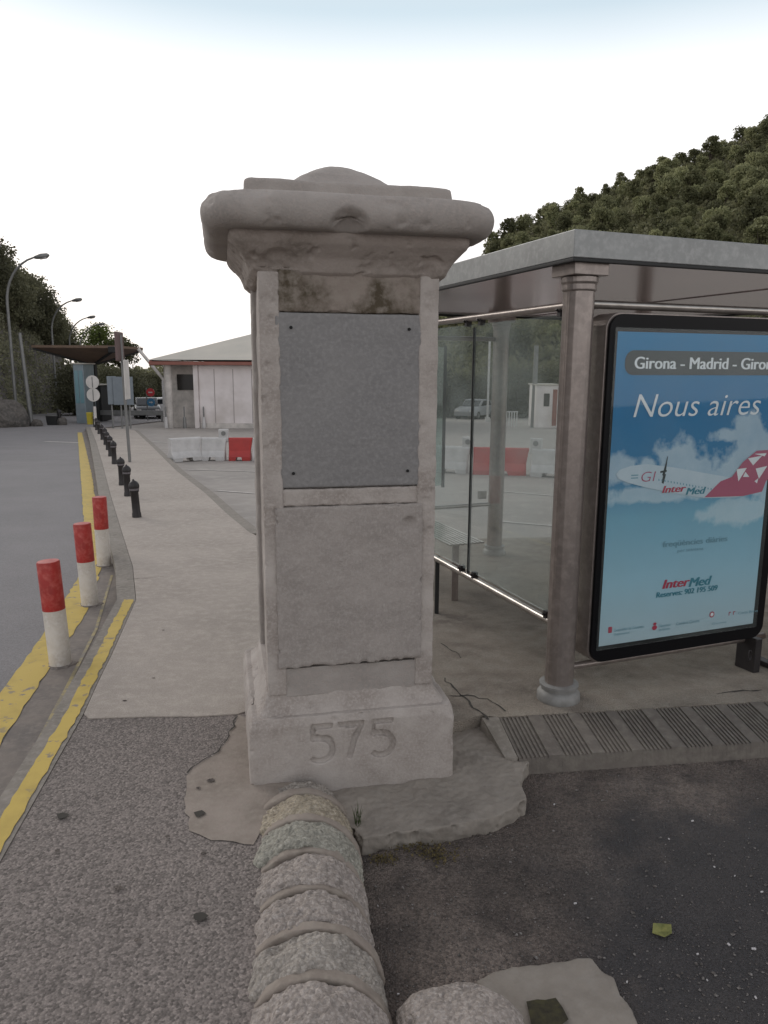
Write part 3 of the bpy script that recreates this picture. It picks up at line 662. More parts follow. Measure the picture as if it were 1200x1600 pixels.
nz_ = N.new('ShaderNodeTexNoise'); nz_.inputs['Scale'].default_value = 7; nz_.inputs['Detail'].default_value = 7; nz_.inputs['Roughness'].default_value = .6; L.new(tc.outputs['Object'], nz_.inputs['Vector'])
def mth(op, a, b_=None):
    x = N.new('ShaderNodeMath'); x.operation = op
    for k_, q in enumerate((a, b_)):
        if q is None: continue
        if isinstance(q, (int, float)): x.inputs[k_].default_value = q
        else: L.new(q, x.inputs[k_])
    return x.outputs[0]
cur = None
for (cu, cv, wu, hv) in ((975, 735, 30, 22), (1010, 728, 22, 16), (1058, 715, 36, 34), (1085, 735, 30, 25), (1150, 728, 40, 34), (1175, 700, 30, 36), (1200, 735, 30, 60), (1140, 680, 28, 12), (1168, 663, 26, 20), (1110, 752, 60, 18), (1040, 770, 90, 14), (1160, 800, 60, 20)):
    x0, z0 = pxy(cu, cv); x1, _ = pxy(cu+wu, cv); _, z1 = pxy(cu, cv-hv); c_ = SB*x0+SN*OFF
    sv = N.new('ShaderNodeVectorMath'); sv.operation = 'SUBTRACT'; L.new(tc.outputs['Object'], sv.inputs[0]); sv.inputs[1].default_value = (c_.x, c_.y, z0)
    dv = N.new('ShaderNodeVectorMath'); dv.operation = 'DIVIDE'; L.new(sv.outputs[0], dv.inputs[0]); dv.inputs[1].default_value = (x1-x0, x1-x0, z1-z0)
    ln_ = N.new('ShaderNodeVectorMath'); ln_.operation = 'LENGTH'; L.new(dv.outputs[0], ln_.inputs[0])
    cur = ln_.outputs['Value'] if cur is None else mth('MINIMUM', cur, ln_.outputs['Value'])
dd = mth('ADD', cur, mth('MULTIPLY', mth('SUBTRACT', nz_.outputs['Fac'], .5), 2.4))
m2 = N.new('ShaderNodeMapRange'); m2.inputs[1].default_value = 1.15; m2.inputs[2].default_value = .75; m2.inputs[4].default_value = .62; L.new(dd, m2.inputs[0])
class _o: pass
ml = _o(); ml.outputs = [mth('MULTIPLY', m2.outputs[0], mth('ADD', .55, mth('MULTIPLY', nz_.outputs['Fac'], .8)))]
mxx = N.new('ShaderNodeMix'); mxx.data_type = 'RGBA'; L.new(ml.outputs[0], mxx.inputs['Factor']); L.new(rp.outputs[0], mxx.inputs['A']); mxx.inputs['B'].default_value = (.62, .70, .74, 1)
L.new(mxx.outputs['Result'], b.inputs['Base Color'])
pmats = [pr, mat('print_cloud', (.33, .38, .41), .4, var=(.22, .29, .34), scale=9), mat('print_dark', (.018, .03, .035), .4), mat('print_white', (.75, .78, .80), .4), mat('print_red', (.42, .03, .07), .4), mat('print_teal', (.03, .20, .27), .4), mat('print_plane_white', (.52, .61, .67), .4, var=(.44, .55, .62), scale=6), mat('print_grey', (.14, .30, .38), .4), mat('print_tail', (.40, .07, .14), .4)]
lay = [0]
def flat(poly, mi, lv):
    pm.mi = mi; n = len(poly); pm.add([A(x, OFF+.0004*lv, z) for x, z in poly], [tuple(range(n))])
def circ(cx, cz, r, mi, lv, n=20, sq=.75): flat([(cx+r*math.cos(2*math.pi*k/n), cz+r*sq*math.sin(2*math.pi*k/n)) for k in range(n)], mi, lv)
def txt(s_, u, v, hpx, wpx, mi, lv, shear=0, off=0, lw=None):
    if off > 0:
        for k_ in range(3): txt(s_, u+(k_-1)*hpx*(.035 if off < .01 else .06), v, hpx, wpx, mi, lv+.3*k_, shear, 0)
        return
    """text whose capital height and width match the photo's"""
    x0, z0 = pxy(u, v); x1, _ = pxy(u+wpx, v); _, z1 = pxy(u, v-hpx)
    vs, fs = curve_text(s_, 1.0, off, shear)
    xa = min(p[0] for p in vs); xb = max(p[0] for p in vs); caps = .70
    sx_ = (x1-x0)/(xb-xa); sz_ = (z1-z0)/caps
    pm.mi = mi; pm.add([A(x0+(p[0]-xa)*sx_, OFF+.0004*lv, z0+p[1]*sz_) for p in vs], fs)
flat([(PX0, PZ0), (PX1, PZ0), (PX1, PZ1), (PX0, PZ1)], 0, 0)
rc = random.Random(3); lv = 1
def P_(u, v): return pxy(u, v)
def cloud(cu, cv, wu, hv, n, seed):
    global lv
    rr = random.Random(seed)
    for i in range(n):
        t = (i+.5)/n*2-1; x, z = P_(cu+t*wu, cv+rr.uniform(-.2, .5)*hv*(1-t*t)*-1); r0 = (.055+.05*rr.random())*(1-.55*t*t)*hv/38
        circ(x, z, r0, 1, lv*.05, 18, .8); lv += 1
# headline band
bx0, bz0 = P_(975, 586); bx1 = PX1-.02; _, bz1 = P_(975, 547)
flat(rrect(bx0, bx1, bz0, bz1, (bz1-bz0)*.42), 2, 5)
txt('Girona - Madrid - Girona', 991, 576, 19, 223, 3, 7, 0, .008)
txt('Nous aires', 989, 652, 37, 197, 3, 7, .22, -.006)
# aeroplane
def PL(pts, mi, lvl): flat([P_(u, v) for u, v in pts], mi, lvl)
PL([(962, 741), (968, 734), (985, 728), (1010, 725), (1050, 730), (1100, 739), (1135, 745), (1175, 752), (1188, 766), (1150, 777), (1100, 778), (1050, 770), (1010, 762), (980, 754), (966, 748)], 6, 7)
PL([(1100, 777), (1125, 752), (1143, 745), (1160, 722), (1182, 704), (1215, 702), (1217, 730), (1196, 752), (1190, 768), (1160, 775)], 8, 8)
for q_ in (((1168, 716), (1190, 712), (1176, 727)), ((1180, 732), (1198, 728), (1185, 748)), ((1150, 733), (1166, 731), (1153, 752)), ((1160, 745), (1164, 737), (1170, 745)), ((1178, 752), (1184, 747), (1182, 755)), ((1178, 709), (1197, 708), (1194, 713))): PL(q_, 3, 9)
PL([(1034, 742), (1040, 722), (1042, 713), (1043, 713), (1040, 735), (1037, 745)], 2, 9)
PL([(1033, 754), (1036, 740), (1040, 741), (1036, 756)], 2, 9); PL([(1031, 736), (1041, 734), (1041, 737), (1031, 739)], 2, 9)
for i in range(18):
    u = 1028+i*4.8; v = 748+i*.85
    PL([(u, v), (u+1.6, v+.3), (u+1.6, v+3.2), (u, v+3)], 7, 9)
txt('GI', 1001, 753, 16, 22, 8, 9, .15, -.012); txt('=', 985, 752, 14, 11, 7, 9)
txt('Inter', 1034, 770, 11, 36, 4, 10, .25, .012); txt('Med', 1071, 773, 11, 30, 5, 10, .25, .012)
txt('freqüències diàries', 1035, 855, 9, 100, 7, 5, 0, .02); txt('per setmana', 1058, 863, 5, 40, 7, 5)
txt('Inter', 1035, 920, 14, 41, 4, 5, .25, .012); txt('Med', 1076, 917, 14, 34, 5, 5, .25, .012)
txt('Reserves: 902 195 509', 1025, 934, 8.5, 94, 5, 5, .1, .02)
for (u, v, w_, mi) in ((948, 989, 10, 4), (1018, 984, 9, 4), (1107, 965, 10, 4)):
    x, z = P_(u+w_/2, v-5)
    if mi == 4 and u == 948: flat(rrect(x-.012, x+.012, z-.017, z+.017, .004), 4, 5)
    elif u == 1018: circ(x, z-.006, .017, 4, 5, 16, .8); circ(x, z+.016, .012, 4, 5, 8, .7)
    else: circ(x, z, .018, 4, 5, 20, 1); circ(x, z, .011, 3, 6, 20, 1)
txt('Generalitat de Catalunya', 959, 987, 4.5, 46, 7, 5); txt('Departament', 959, 993, 3.5, 24, 7, 5)
txt('Diputació', 1029, 980, 4, 18, 7, 5); txt('de Girona', 1029, 986, 4, 17, 7, 5); txt('Cambra Girona', 1056, 977, 5, 36, 7, 5)
txt('Girona', 1112, 976, 3, 22, 7, 5); txt('r r', 1138, 962, 9, 10, 4, 5); txt('Costa Brava', 1153, 960, 4, 30, 7, 5)
poster = pm.build('poster', pmats, case)
extr([(PX0-.02, PZ0-.02), (PX1+.02, PZ0-.02), (PX1+.02, PZ1+.02), (PX0-.02, PZ1+.02)], .106, .110, 'cover_glass', M['glass_cover'], case)
poster['label'] = 'blue airline poster with an aeroplane among clouds'
MB().box(A(1.31, .03, .08), (.05, .14, .24), ax).box(A(1.31, .03, -.03), (.12, .2, .03), ax).build('case_foot', M['black_iron'], case, bevel=.004)
MB().tube([A(1.255, .09, .16)+Vector((0, 0, -.055+.03*math.cos(t)))+SB*(.012*math.sin(t)) for t in [2*math.pi*k/12 for k in range(13)]], .005, 8, False).build('padlock_ring', M['black_iron'], case)

# orange framed board beyond the case
ob = empty('orange_board', C1+A(1.42, .10, 0), 'orange framed board on dark feet at the right edge behind the advert case', 'board', rz=ax)
MB().box((.03, 0, .75), (.045, .05, 1.15)).build('frame_post', M['orange'], ob, bevel=.004)
MB().box((.50, 0, 1.30), (.90, .05, .05)).build('frame_rail', M['orange'], ob, bevel=.004)
MB().box((.50, 0, .19), (.90, .05, .045)).build('frame_rail', M['orange'], ob, bevel=.004)
MB().box((.97, 0, .75), (.045, .05, 1.15)).build('frame_post', M['orange'], ob, bevel=.004)
MB().box((.50, .0, .745), (.89, .02, 1.06)).build('panel', mat('dull_green_board', (.05, .06, .05), .6, var=(.07, .08, .065), scale=6), ob)
for x in (.03, .97): MB().box((x, 0, .08), (.05, .06, .17)).box((x, 0, .01), (.06, .40, .03)).build('foot', M['black_iron'], ob, bevel=.004)

# ================================================================== posts and bollards
def copy_tree(o, parent=None):
    c = o.copy(); col.objects.link(c); c.parent = parent
    for ch in o.children: copy_tree(ch, c)
    return c
GR = 'red and white posts along the kerb'
rp_ = empty('marker_post', (0, 0, 0), 'x', 'post', GR)
n = 32
MB().lathe([(.068, -.02), (.068, .36)], n=n).build('lower_band', M['whitep'], rp_, True)
MB().lathe([(.0685, .36), (.0685, .66), (.064, .668), (.02, .672)], n=n).build('upper_band', M['red'], rp_, True)
MB().lathe([(.10, -.018), (.09, -.002), (.075, .004)], n=18, rfun=lambda a: 1+.12*math.sin(3*a)+.1*math.sin(7*a)).build('crumbled_footing', M['strip'], rp_)
for i, (u, v, lab, hh, tl_) in enumerate(((95, 1037, 'nearest and largest red and white round post', 1.0, -2.5), (141, 944, 'middle of the three red and white round posts', 1.0, -1.8), (163, 883, 'farthest of the three red and white round posts', 1.03, -.5))):
    o = rp_ if i == 0 else copy_tree(rp_)
    o.location = gp(u, v, KD+.01); o.rotation_euler = (0, R(tl_), R(i*70)); o.scale = (1, 1, 1.02*hh); o['label'] = lab
    o.rotation_euler = (0, R(tl_), 0)
BG = 'black bollards along the pavement edge'
bo = empty('bollard', (0, 0, 0), 'x', 'bollard', BG)
MB().lathe([(.060, -.02), (.058, .05), (.052, .07), (.050, .33), (.060, .345), (.060, .36)], n=24).build('shaft', M['black_iron'], bo, True)
MB().lathe([(.062, .36), (.062, .385), (.055, .39)], n=24).build('band', mat('bollard_band', (.16, .15, .16), .4, .4), bo, True)
MB().lathe([(.066, .388), (.070, .41), (.066, .44), (.050, .468), (.028, .484), (.014, .492), (.012, .502), (.002, .508)], n=24).build('domed_head', M['black_iron'], bo, True)
bl = [(214, 808), (200, 775), (191, 758), (179, 725), (173, 713), (169, 703), (165, 695), (160, 687), (155, 678), (151, 672), (148, 667)]
names = ['nearest black bollard with domed head, just left of the sign pole foot line', 'second nearest black bollard, close behind the nearest one', 'third nearest black bollard, closing the group of three in front',
         'fourth nearest black bollard, first past the gap', 'fifth nearest black bollard, second past the gap']
for i, (u, v) in enumerate(bl):
    o = bo if i == 0 else copy_tree(bo)
    o.location = gp(u, v); o.rotation_euler = (0, R((-2.5, 0, -1, 1, 0, 2, 0, 1, 0, 0, 0)[i]), i*.7)
    k = 1.0 if i < 3 else 1.08; o.scale = (k, k, k)
    o['label'] = names[i] if i < 5 else 'small far black bollard in the tight row near the round signs'

# sign pole on the pavement, its plates edge-on
p = gp(203, 722)
t = empty('sign_pole', p, 'tall thin grey pole on the pavement with its sign plates seen edge-on', 'sign pole')
MB().tube([(0, 0, -.02), (-.03, 0, 1.5), (-.055, 0, 2.95)], .035, 12).build('pole', M['lamp_metal'], t, True)
MB().box((-.075, -.04, 2.68), (.05, .62, .66), R(5)).build('sign_plate', mat('plate_edge', (.12, .075, .072), .5), t, bevel=.01)
MB().box((.06, -.06, 1.93), (.03, .45, .9), R(6)).build('lower_plate', M['disc'], t, bevel=.008)
# two round signs seen from the back
p = gp(150, 668)
t = empty('double_round_sign', p, 'two pale round signs one above the other on a striped pole', 'road sign')
hz = lambda v: atY(147, v, p.y).z-p.z
MB().tube([(0, 0, -.05), (0, 0, hz(588))], .05, 10).build('pole', M['dark'], t, True)
MB().tube([(0.02, -.06, .15), (.02, -.06, hz(635))], .07, 10).build('reflective_sleeve', M['disc'], t, True)
for v in (597, 617):
    MB().tube([(0, -.06, hz(v)), (0, -.085, hz(v))], .31, 28).build('disc', M['disc'], t)
    MB().box((0, -.095, hz(v)), (.035, .015, .5)).build('clamp_bar', M['lamp_metal'], t)
# grey boards
p = gp(190, 668)
t = empty('information_board', p, 'blue-grey board seen from behind on thin legs beside the sign pole', 'board')
z0, z1 = atY(190, 632, p.y).z-p.z, atY(190, 588, p.y).z-p.z
MB().box((-.35, 0, (z0+z1)/2), (.42, .06, z1-z0), R(25)).build('side_panel', M['signback'], t, bevel=.01)
MB().box((.20, -.05, (z0+z1)/2-.02), (.95, .06, z1-z0)).build('board_panel', M['signback'], t, bevel=.01)
for x in (-.42, .02, .42): MB().tube([(x, .05, -.05), (x, .05, z1-.1)], .04, 10).build('leg', M['lamp_metal'], t)

# ================================================================== plastic barriers
def barrier(u0, u1, v0, v1, m, lab, hgt=.62, tail=False):
    a, b_ = gp(u0, v0, KD), gp(u1, v1, KD); d = b_-a; ln = d.xy.length; an = math.atan2(d.y, d.x)
    t = empty('plastic_barrier', a, lab, 'barrier', 'plastic road barriers on the forecourt', rz=an)
    h = hgt
    prof_ = [(-.20, 0), (-.20, .10), (-.10, .26), (-.08, h-.03), (-.05, h), (.05, h), (.08, h-.03), (.10, .26), (.20, .10), (.20, 0)]
    nn = len(prof_); sec = []
    for x, k, zz in ((.03, .9, 0), (.06, 1, 0), (ln*.30, 1, 0), (ln*.33, .97, .10), (ln*.60, .97, .10), (ln*.63, 1, 0), (ln-.10, 1, 0), (ln-.04, .9, 0)):
        sec.append([(x+(0 if z > .3 else (0 if x < ln/2 else (-.05 if x > ln-.3 else 0))), y*k, max(z, zz)) for y, z in prof_])
    vs = [p_ for s_ in sec for p_ in s_]
    fs = [(i*nn+j, i*nn+(j+1) % nn, (i+1)*nn+(j+1) % nn, (i+1)*nn+j) for i in range(len(sec)-1) for j in range(nn)]+[tuple(range(nn))[::-1], tuple(range((len(sec)-1)*nn, len(sec)*nn))]
    MB().add(vs, fs).build('shell', M[m], t, bevel=.012)
    return t, ln, h
def reflector(t, x, h):
    o = MB().box((x, 0, h+.05), (.26, .09, .34)).build('lug', M['plas_white'], t, bevel=.02)
    MB().tube([(x, -.046, h+.11), (x, -.055, h+.11)], .06, 16).build('reflector', M['lamp_metal'], o)
t, ln, h = barrier(264, 316, 722, 719, 'plas_white', 'dull white plastic barrier, leftmost on the forecourt', .60)
t, ln, h = barrier(314, 358, 719, 719, 'plas_white', 'dull white plastic barrier between another white one and the red one', .60); reflector(t, ln-.12, h)
t, ln, h = barrier(357, 398, 719, 719, 'plas_red', 'red plastic barrier seen left of the pillar', .60)
t, ln, h = barrier(396, 446, 719, 720, 'plas_white', 'white plastic barrier mostly hidden behind the pillar', .60)
t, ln, h = barrier(676, 737, 737, 739, 'plas_white', 'white plastic barrier seen through the glass beside the pillar', .60); reflector(t, ln-.1, h)
t, ln, h = barrier(737, 828, 740, 742, 'plas_red', 'red plastic barrier seen through the shelter glass', .60)
t, ln, h = barrier(829, 900, 743, 747, 'plas_white', 'white plastic barrier seen through the glass beside the corner column', .60); reflector(t, .10, h)

# ================================================================== lamps
def street_lamp(u, Y, vt, lab, reach=1.9, side=1, H=None, rr=.09):
    x = atY(u, 600, Y).x; zb = G(Y)+KD; b_ = Vector((x, Y, zb)); top = atY(u, vt, Y).z-zb
    t = empty('street_lamp', b_, lab, 'street lamp', 'curved street lamps along the road')
    pts = [(0, 0, 0), (0, 0, top*.45), (0, 0, top*.72)]
    for k in range(1, 9):
        a = R(90*k/8*.86); pts.append((side*reach*(1-math.cos(a)), 0, top*.72+top*.27*math.sin(a)))
    rs = [rr*(1-.5*i/len(pts)) for i in range(len(pts))]
    MB().tube(pts, rs, 10).build('curved_pole', M['lamp_metal'], t, True)
    e = Vector(pts[-1]); q = e+Vector((side*.35, 0, .10)); r_e = Vector((side, 0, .16)).normalized()
    MB().tube([e, e+r_e*.12, e+r_e*.45, e+r_e*.80, e+r_e*.9], [.03, .09, .15, .12, .04], 12).build('lamp_head', M['lamp_metal'], t, True)
    MB().tube([e+r_e*.38+Vector((0, 0, -.06)), e+r_e*.75+Vector((0, 0, -.06))], [.10, .10], 12).build('lens', M['plas_white'], t, True)
    return t
street_lamp(-62, 36, 384, 'nearest street lamp, only its head reaching in at the left edge', 2.0)
street_lamp(22, 42.6, 398, 'tallest street lamp in full view with a strongly curved arm, left side', 2.05)
street_lamp(87, 62, 467, 'second street lamp in full view, rising behind the canopy left tip', 2.2)
street_lamp(113, 77, 494, 'third street lamp rising behind the canopy', 2.4)
street_lamp(129, 86, 505, 'last and lowest street lamp behind the canopy', 2.6)
p = gp(50, 666, KD); t = empty('utility_pole', p, 'plain straight grey pole against the creeper-covered slope', 'pole')
MB().tube([(0, 0, -.1), (-.24, 0, atY(42, 520, p.y).z-p.z)], [.12, .08], 10).build('mast', M['lamp_metal'], t, True)

# ================================================================== canopy and booth
p = gp(149, 662, KD); Y = p.y+3; cx = atY(147, 600, Y).x
can = empty('inspection_canopy', (cx, Y, G(Y)+KD), 'brown inverted pyramid canopy on a single dark column over the lane', 'canopy')
zc = lambda v: atY(147, v, Y).z-(G(Y)+KD)
hw = (atY(214, 545, Y).x-atY(68, 545, Y).x)/2*.86; cofs = (atY(214, 545, Y).x+atY(68, 545, Y).x)/2-cx
zt, zb_ = zc(545), zc(567)
b4 = [(cofs+sx*hw, sy*hw, zt) for sx, sy in ((-1, -1), (1, -1), (1, 1), (-1, 1))]; c4 = [(sx*.25, sy*.25, zb_) for sx, sy in ((-1, -1), (1, -1), (1, 1), (-1, 1))]; t4 = [(x, y, z+.14) for x, y, z in b4]
MB().add(b4+c4+t4, [(0, 1, 5, 4), (1, 2, 6, 5), (2, 3, 7, 6), (3, 0, 4, 7), (0, 8, 9, 1), (1, 9, 10, 2), (2, 10, 11, 3), (3, 11, 8, 0), (8, 11, 10, 9), (4, 5, 6, 7)]).build('roof', M['roofbrown'], can)
for sx, sy in ((-1, -1), (1, -1), (1, 1), (-1, 1)): MB().bar((sx*.2, sy*.2, zb_-.05), (cofs+sx*hw*.98, sy*hw*.98, zt-.05), .12, .12).build('rib', M['dark'], can)
MB().box((0, 0, zb_/2), (.36, .36, zb_)).build('column', M['dark'], can)
MB().box((cofs+hw-.1, -hw-.12, zt-.1), (.6, .35, .35)).build('floodlight', M['dark'], can, bevel=.03)
def booth(name, u0, u1, vt, vb, Y, m, lab, cat, depth=1.6, door=True):
    x0, x1 = atY(u0, 620, Y).x, atY(u1, 620, Y).x; zb = G(Y)+KD; h = atY(u0, vt, Y).z-zb; w_ = x1-x0
    t = empty(name, ((x0+x1)/2, Y+depth/2, zb), lab, cat)
    MB().box((0, 0, h/2), (w_, depth, h)).build('body', m, t, bevel=.02)
    MB().box((0, 0, h+.03), (w_+.16, depth+.16, .07)).build('roof', M['roofgrey'], t, bevel=.01)
    return t, w_, h, depth
t, w_, h, dp = booth('glazed_booth', 117, 133, 569, 660, 44, M['bluegrey'], 'narrow tall blue-grey glazed booth under the brown canopy', 'booth')
for x in (-.22, .22): MB().box((x*w_, -dp/2-.01, h*.62), (w_*.36, .03, h*.55)).build('window', mat('booth_glass', (.17, .30, .34), .15), t)
MB().box((-w_*.5-.25, 0, h*.5-.1), (.08, .08, h-.2)).build('side_post', M['lamp_metal'], t)
p = gp(141, 663, KD); t = empty('yellow_bin', p, 'small yellow container behind the round signs', 'container'); t.scale = (.55, .55, .8)
MB().square([(.22, 0, .04), (.26, .75, .05)], .04).build('body', M['yellowbin'], t); MB().square([(.28, .75, .05), (.26, .84, .05)], .05).build('lid', M['yellowbin'], t)
t, w_, h, dp = booth('dark_kiosk', 136, 158, 602, 660, 47, M['dark'], 'low dark kiosk behind the canopy column', 'kiosk')
MB().box((0, -dp/2-.01, h*.6), (w_*.7, .03, h*.4)).build('window', M['carglass'], t)
p = gp(84, 664, KD); t = empty('waste_bin', p, 'low dark waste bin at the foot of the slope', 'bin')
MB().square([(.26, 0, .05), (.30, .45, .05)], .04).build('body', M['dark'], t); MB().square([(.31, .45, .05), (.29, .52, .05)], .05).build('lid', M['black_iron'], t)
p = gp(94, 664, KD); t = empty('black_post', p, 'short black post beside the waste bin', 'post')
MB().lathe([(.09, 0), (.09, .66), (.12, .68), (.11, .78), (.04, .84)]).build('shaft', M['black_iron'], t, True)
# raised barrier arm
Yb = 41; a = atY(258, 596, Yb); b_ = atY(216, 545, Yb)
t = empty('barrier_arm', (a.x, a.y, G(Yb)+KD), 'slanting white pole rising from the building corner towards the canopy', 'barrier arm')
MB().tube([Vector((0, -.0, a.z-(G(Yb)+KD))), Vector((b_.x-a.x, 0, b_.z-(G(Yb)+KD)))], .085, 10).build('arm', M['disc'], t, True)
MB().box((0, 0, (a.z-(G(Yb)+KD))/2), (.3, .3, a.z-(G(Yb)+KD)+.1)).build('housing', M['plas_white'], t, bevel=.02)

# ================================================================== customs building
YB = 38.8; gz = G(YB)+KD; xl = atY(258, 640, YB).x
bd = empty('border_building', (xl, YB, gz), 'low white panelled border building with red fascia and pale hipped roof', 'building')
ez = atY(262, 570, YB).z-gz; LB = 12.5; DB = 14
xp = atY(313, 640, YB).x-xl
def bx(name, x0, x1, y0_, y1, z0, z1, m, par=None, bev=0): return MB().box(((x0+x1)/2, (y0_+y1)/2, (z0+z1)/2), (x1-x0, y1-y0_, z1-z0)).build(name, M[m] if isinstance(m, str) else m, par or bd, bevel=bev)
wl = bx('panel_wall', xp, LB, 0, .2, .25, ez-.02, 'wallwhite')
npan = 11
for i in range(npan): bx('wall_joint', xp+.75+i*.95, xp+.78+i*.95, -.012, .0, .27, ez-.2, mat('joint', (.32, .29, .28), .8) if i == 0 else bpy.data.materials['joint'], wl)
bx('plinth', xp, LB, -.04, .2, -.1, .245, 'beige')
bx('back_wall', .3, LB, DB-.2, DB, -.1, ez-.02, 'wallwhite'); bx('side_wall', LB+.003, LB+.2, 0, DB, -.1, ez-.02, 'wallwhite')
pw = bx('porch_wall', 0.1, xp, 1.0, 1.2, -.1, ez-.02, 'beige')
bx('window', .42, xp-.22, .93, .99, ez-1.28, ez-.48, 'darkwin', pw)
bx('porch_return', xp-.2, xp-.002, .05, .99, -.1, ez-.02, 'wallwhite')
bx('corner_post', xp-.28, xp-.05, -.08, .04, -.1, ez-.02, 'wallwhite')
MB().lathe([(.20, -.1), (.20, ez-.02)], (.22, .0, 0), 20).build('porch_column', M['beige'], bd, True)
fa = MB(); o1 = .55
fa.box(((LB)/2, -o1+.06, ez+.08), (LB+2*o1, .12, .17)); fa.box((-o1+.06, DB/2, ez+.10), (.12, DB+2*o1-.26, .28)); fa.box((LB+o1-.06, DB/2, ez+.10), (.12, DB+2*o1-.26, .28))
fa.build('fascia', M['redfascia'], bd, bevel=.01)
bx('soffit', -o1+.13, LB+o1-.13, -o1+.13, DB+o1-.02, ez-.01, ez+.02, 'beige')
rz_ = ez+.25; hh = 2.25; q = DB/2
rv = [(-o1, -o1, rz_), (LB+o1, -o1, rz_), (LB+o1, DB+o1, rz_), (-o1, DB+o1, rz_), (min(q, LB/2-.2), q, rz_+hh), (max(LB-q, LB/2+.2), q, rz_+hh)]
MB().add(rv, [(0, 1, 5, 4), (1, 2, 5), (2, 3, 4, 5), (3, 0, 4), (0, 3, 2, 1)]).build('roof', M['roofgrey'], bd)
p = gp(293, 664, KD); t = empty('dark_bin', p, 'narrow dark grey bin standing at the porch of the white building', 'bin')
MB().square([(.22, 0, .05), (.24, .8, .05), (.2, .95, .05)], .04).build('body', M['dark'], t); MB().square([(.25, .95, .06), (.18, 1.05, .06)], .05).build('lid', M['black_iron'], t)
for i, (u, lab) in enumerate(((260, 'short white post at the left corner of the white building'), (319, 'short white post before the middle of the panelled wall'), (381, 'short white post with red top close to the pillar edge'), (289, 'thin grey post by the dark bin'))):
    p = gp(u, 669, KD); t = empty('small_post', p, lab, 'post', 'short posts before the building')
    MB().lathe([(.10, 0), (.08, .5), (.07, .56)], n=12).build('base', M['plas_white'] if i < 3 else M['lamp_metal'], t, True)
    MB().lathe([(.035, .56), (.035, 1.05 if i != 2 else 1.3), (.01, 1.1 if i != 2 else 1.35)], n=10).build('stem', M['lamp_metal'] if i != 2 else M['plas_red'], t, True)
p = gp(345, 667, KD); t = empty('low_bench', p, 'low cream bench along the foot of the panelled wall', 'bench')
MB().box((.2, 0, .42), (2.2, .35, .07)).build('seat', M['beige'], t, bevel=.01)
for x in (-.7, 1.1): MB().box((x, 0, .2), (.12, .3, .38)).build('leg', M['beige'], t)

# signs between canopy and building
Ys = 50; p = atY(238, 660, Ys); zg = G(Ys)+KD
t = empty('direction_sign', (p.x, Ys, zg), 'red disc sign above a blue arrow plate beyond the building corner', 'road sign')
zz = lambda v: atY(238, v, Ys).z-zg
MB().tube([(-.28, 0, 0), (-.28, 0, zz(606))], .04, 8).build('pole', M['lamp_metal'], t)
s_ = MB().tube([(0, -.05, zz(613)), (0, -.08, zz(613))], .27, 24).build('red_disc', M['sign_red'], t); MB().box((.0, -.09, zz(613)), (.26, .012, .08)).build('white_bar', M['disc'], s_)
s_ = MB().tube([(0, -.05, zz(628.5)), (0, -.08, zz(628.5))], .27, 24).build('blue_disc', M['sign_blue'], t); MB().add([(-.12, -.09, zz(628.5)-.03), (.03, -.09, zz(628.5)-.03), (.03, -.09, zz(628.5)-.08), (.15, -.09, zz(628.5)), (.03, -.09, zz(628.5)+.08), (.03, -.09, zz(628.5)+.03), (-.12, -.09, zz(628.5)+.03)], [(0, 1, 2, 3, 4, 5, 6)]).build('white_arrow', M['disc'], s_)

# ================================================================== cars
def car(u, Y, rz, paint, lab):
    p = atY(u, 650, Y); t = empty('parked_car', (p.x, Y, G(Y)+KD), lab, 'car', rz=rz)
    def loft(prof_, hw_, name, m, par=None):
        n_ = len(prof_); sec = []
        for y, k in ((-hw_, .93), (-hw_*.9, 1), (hw_*.9, 1), (hw_, .93)):
            c_ = (sum(a_[0] for a_ in prof_)/n_, sum(a_[1] for a_ in prof_)/n_); sec += [(c_[0]+(x-c_[0])*k, y, c_[1]+(z-c_[1])*k) for x, z in prof_]
        fs = [(i*n_+j, i*n_+(j+1) % n_, (i+1)*n_+(j+1) % n_, (i+1)*n_+j) for i in range(3) for j in range(n_)]+[tuple(range(n_))[::-1], tuple(range(3*n_, 4*n_))]
        return MB().add(sec, fs).build(name, m, par or t, True)
    bo_ = loft([(-2.05, .3), (-2.1, .65), (-1.9, .92), (-1.0, .98), (1.0, .95), (1.85, .78), (2.05, .6), (2.02, .3)], .84, 'body', paint)
    loft([(-1.75, .93), (-1.2, 1.38), (-.6, 1.45), (.2, 1.43), (.95, .95)], .72, 'cabin', paint, t)
    loft([(-1.35, .98), (-1.1, 1.32), (-.6, 1.37), (.15, 1.35), (.65, .98)], .735, 'side_window', M['carglass'], t)
    MB().add([(.30, -.6, 1.36), (.30, .6, 1.36), (.93, .66, .97), (.93, -.66, .97), (.33, -.6, 1.38), (.33, .6, 1.38), (.96, .66, .99), (.96, -.66, .99)], [(0, 1, 2, 3), (4, 7, 6, 5), (0, 4, 5, 1), (1, 5, 6, 2), (2, 6, 7, 3), (3, 7, 4, 0)]).build('windscreen', M['carglass'], t)
    for x in (-1.25, 1.3):
        for sy in (-1, 1):
            wh = MB().tube([(x, sy*.68, .31), (x, sy*.86, .31)], .31, 20).build('wheel', M['dark'], t); MB().tube([(x, sy*.861, .31), (x, sy*.875, .31)], .19, 14).build('rim', M['lamp_metal'], wh)
    for sy in (-.6, .6): MB().box((2.03, sy, .66), (.06, .3, .13)).build('headlight', M['disc'], t, bevel=.02)
    return t
car(230, 54, R(-70), M['car_dark'], 'dark car parked beyond the left corner of the white building')
car(250, 57, R(-160), M['car_white'], 'white car parked just behind the left corner of the white building')
car(742, 57, R(-120), M['car_grey'], 'pale car seen through the shelter glass left of the inner column')
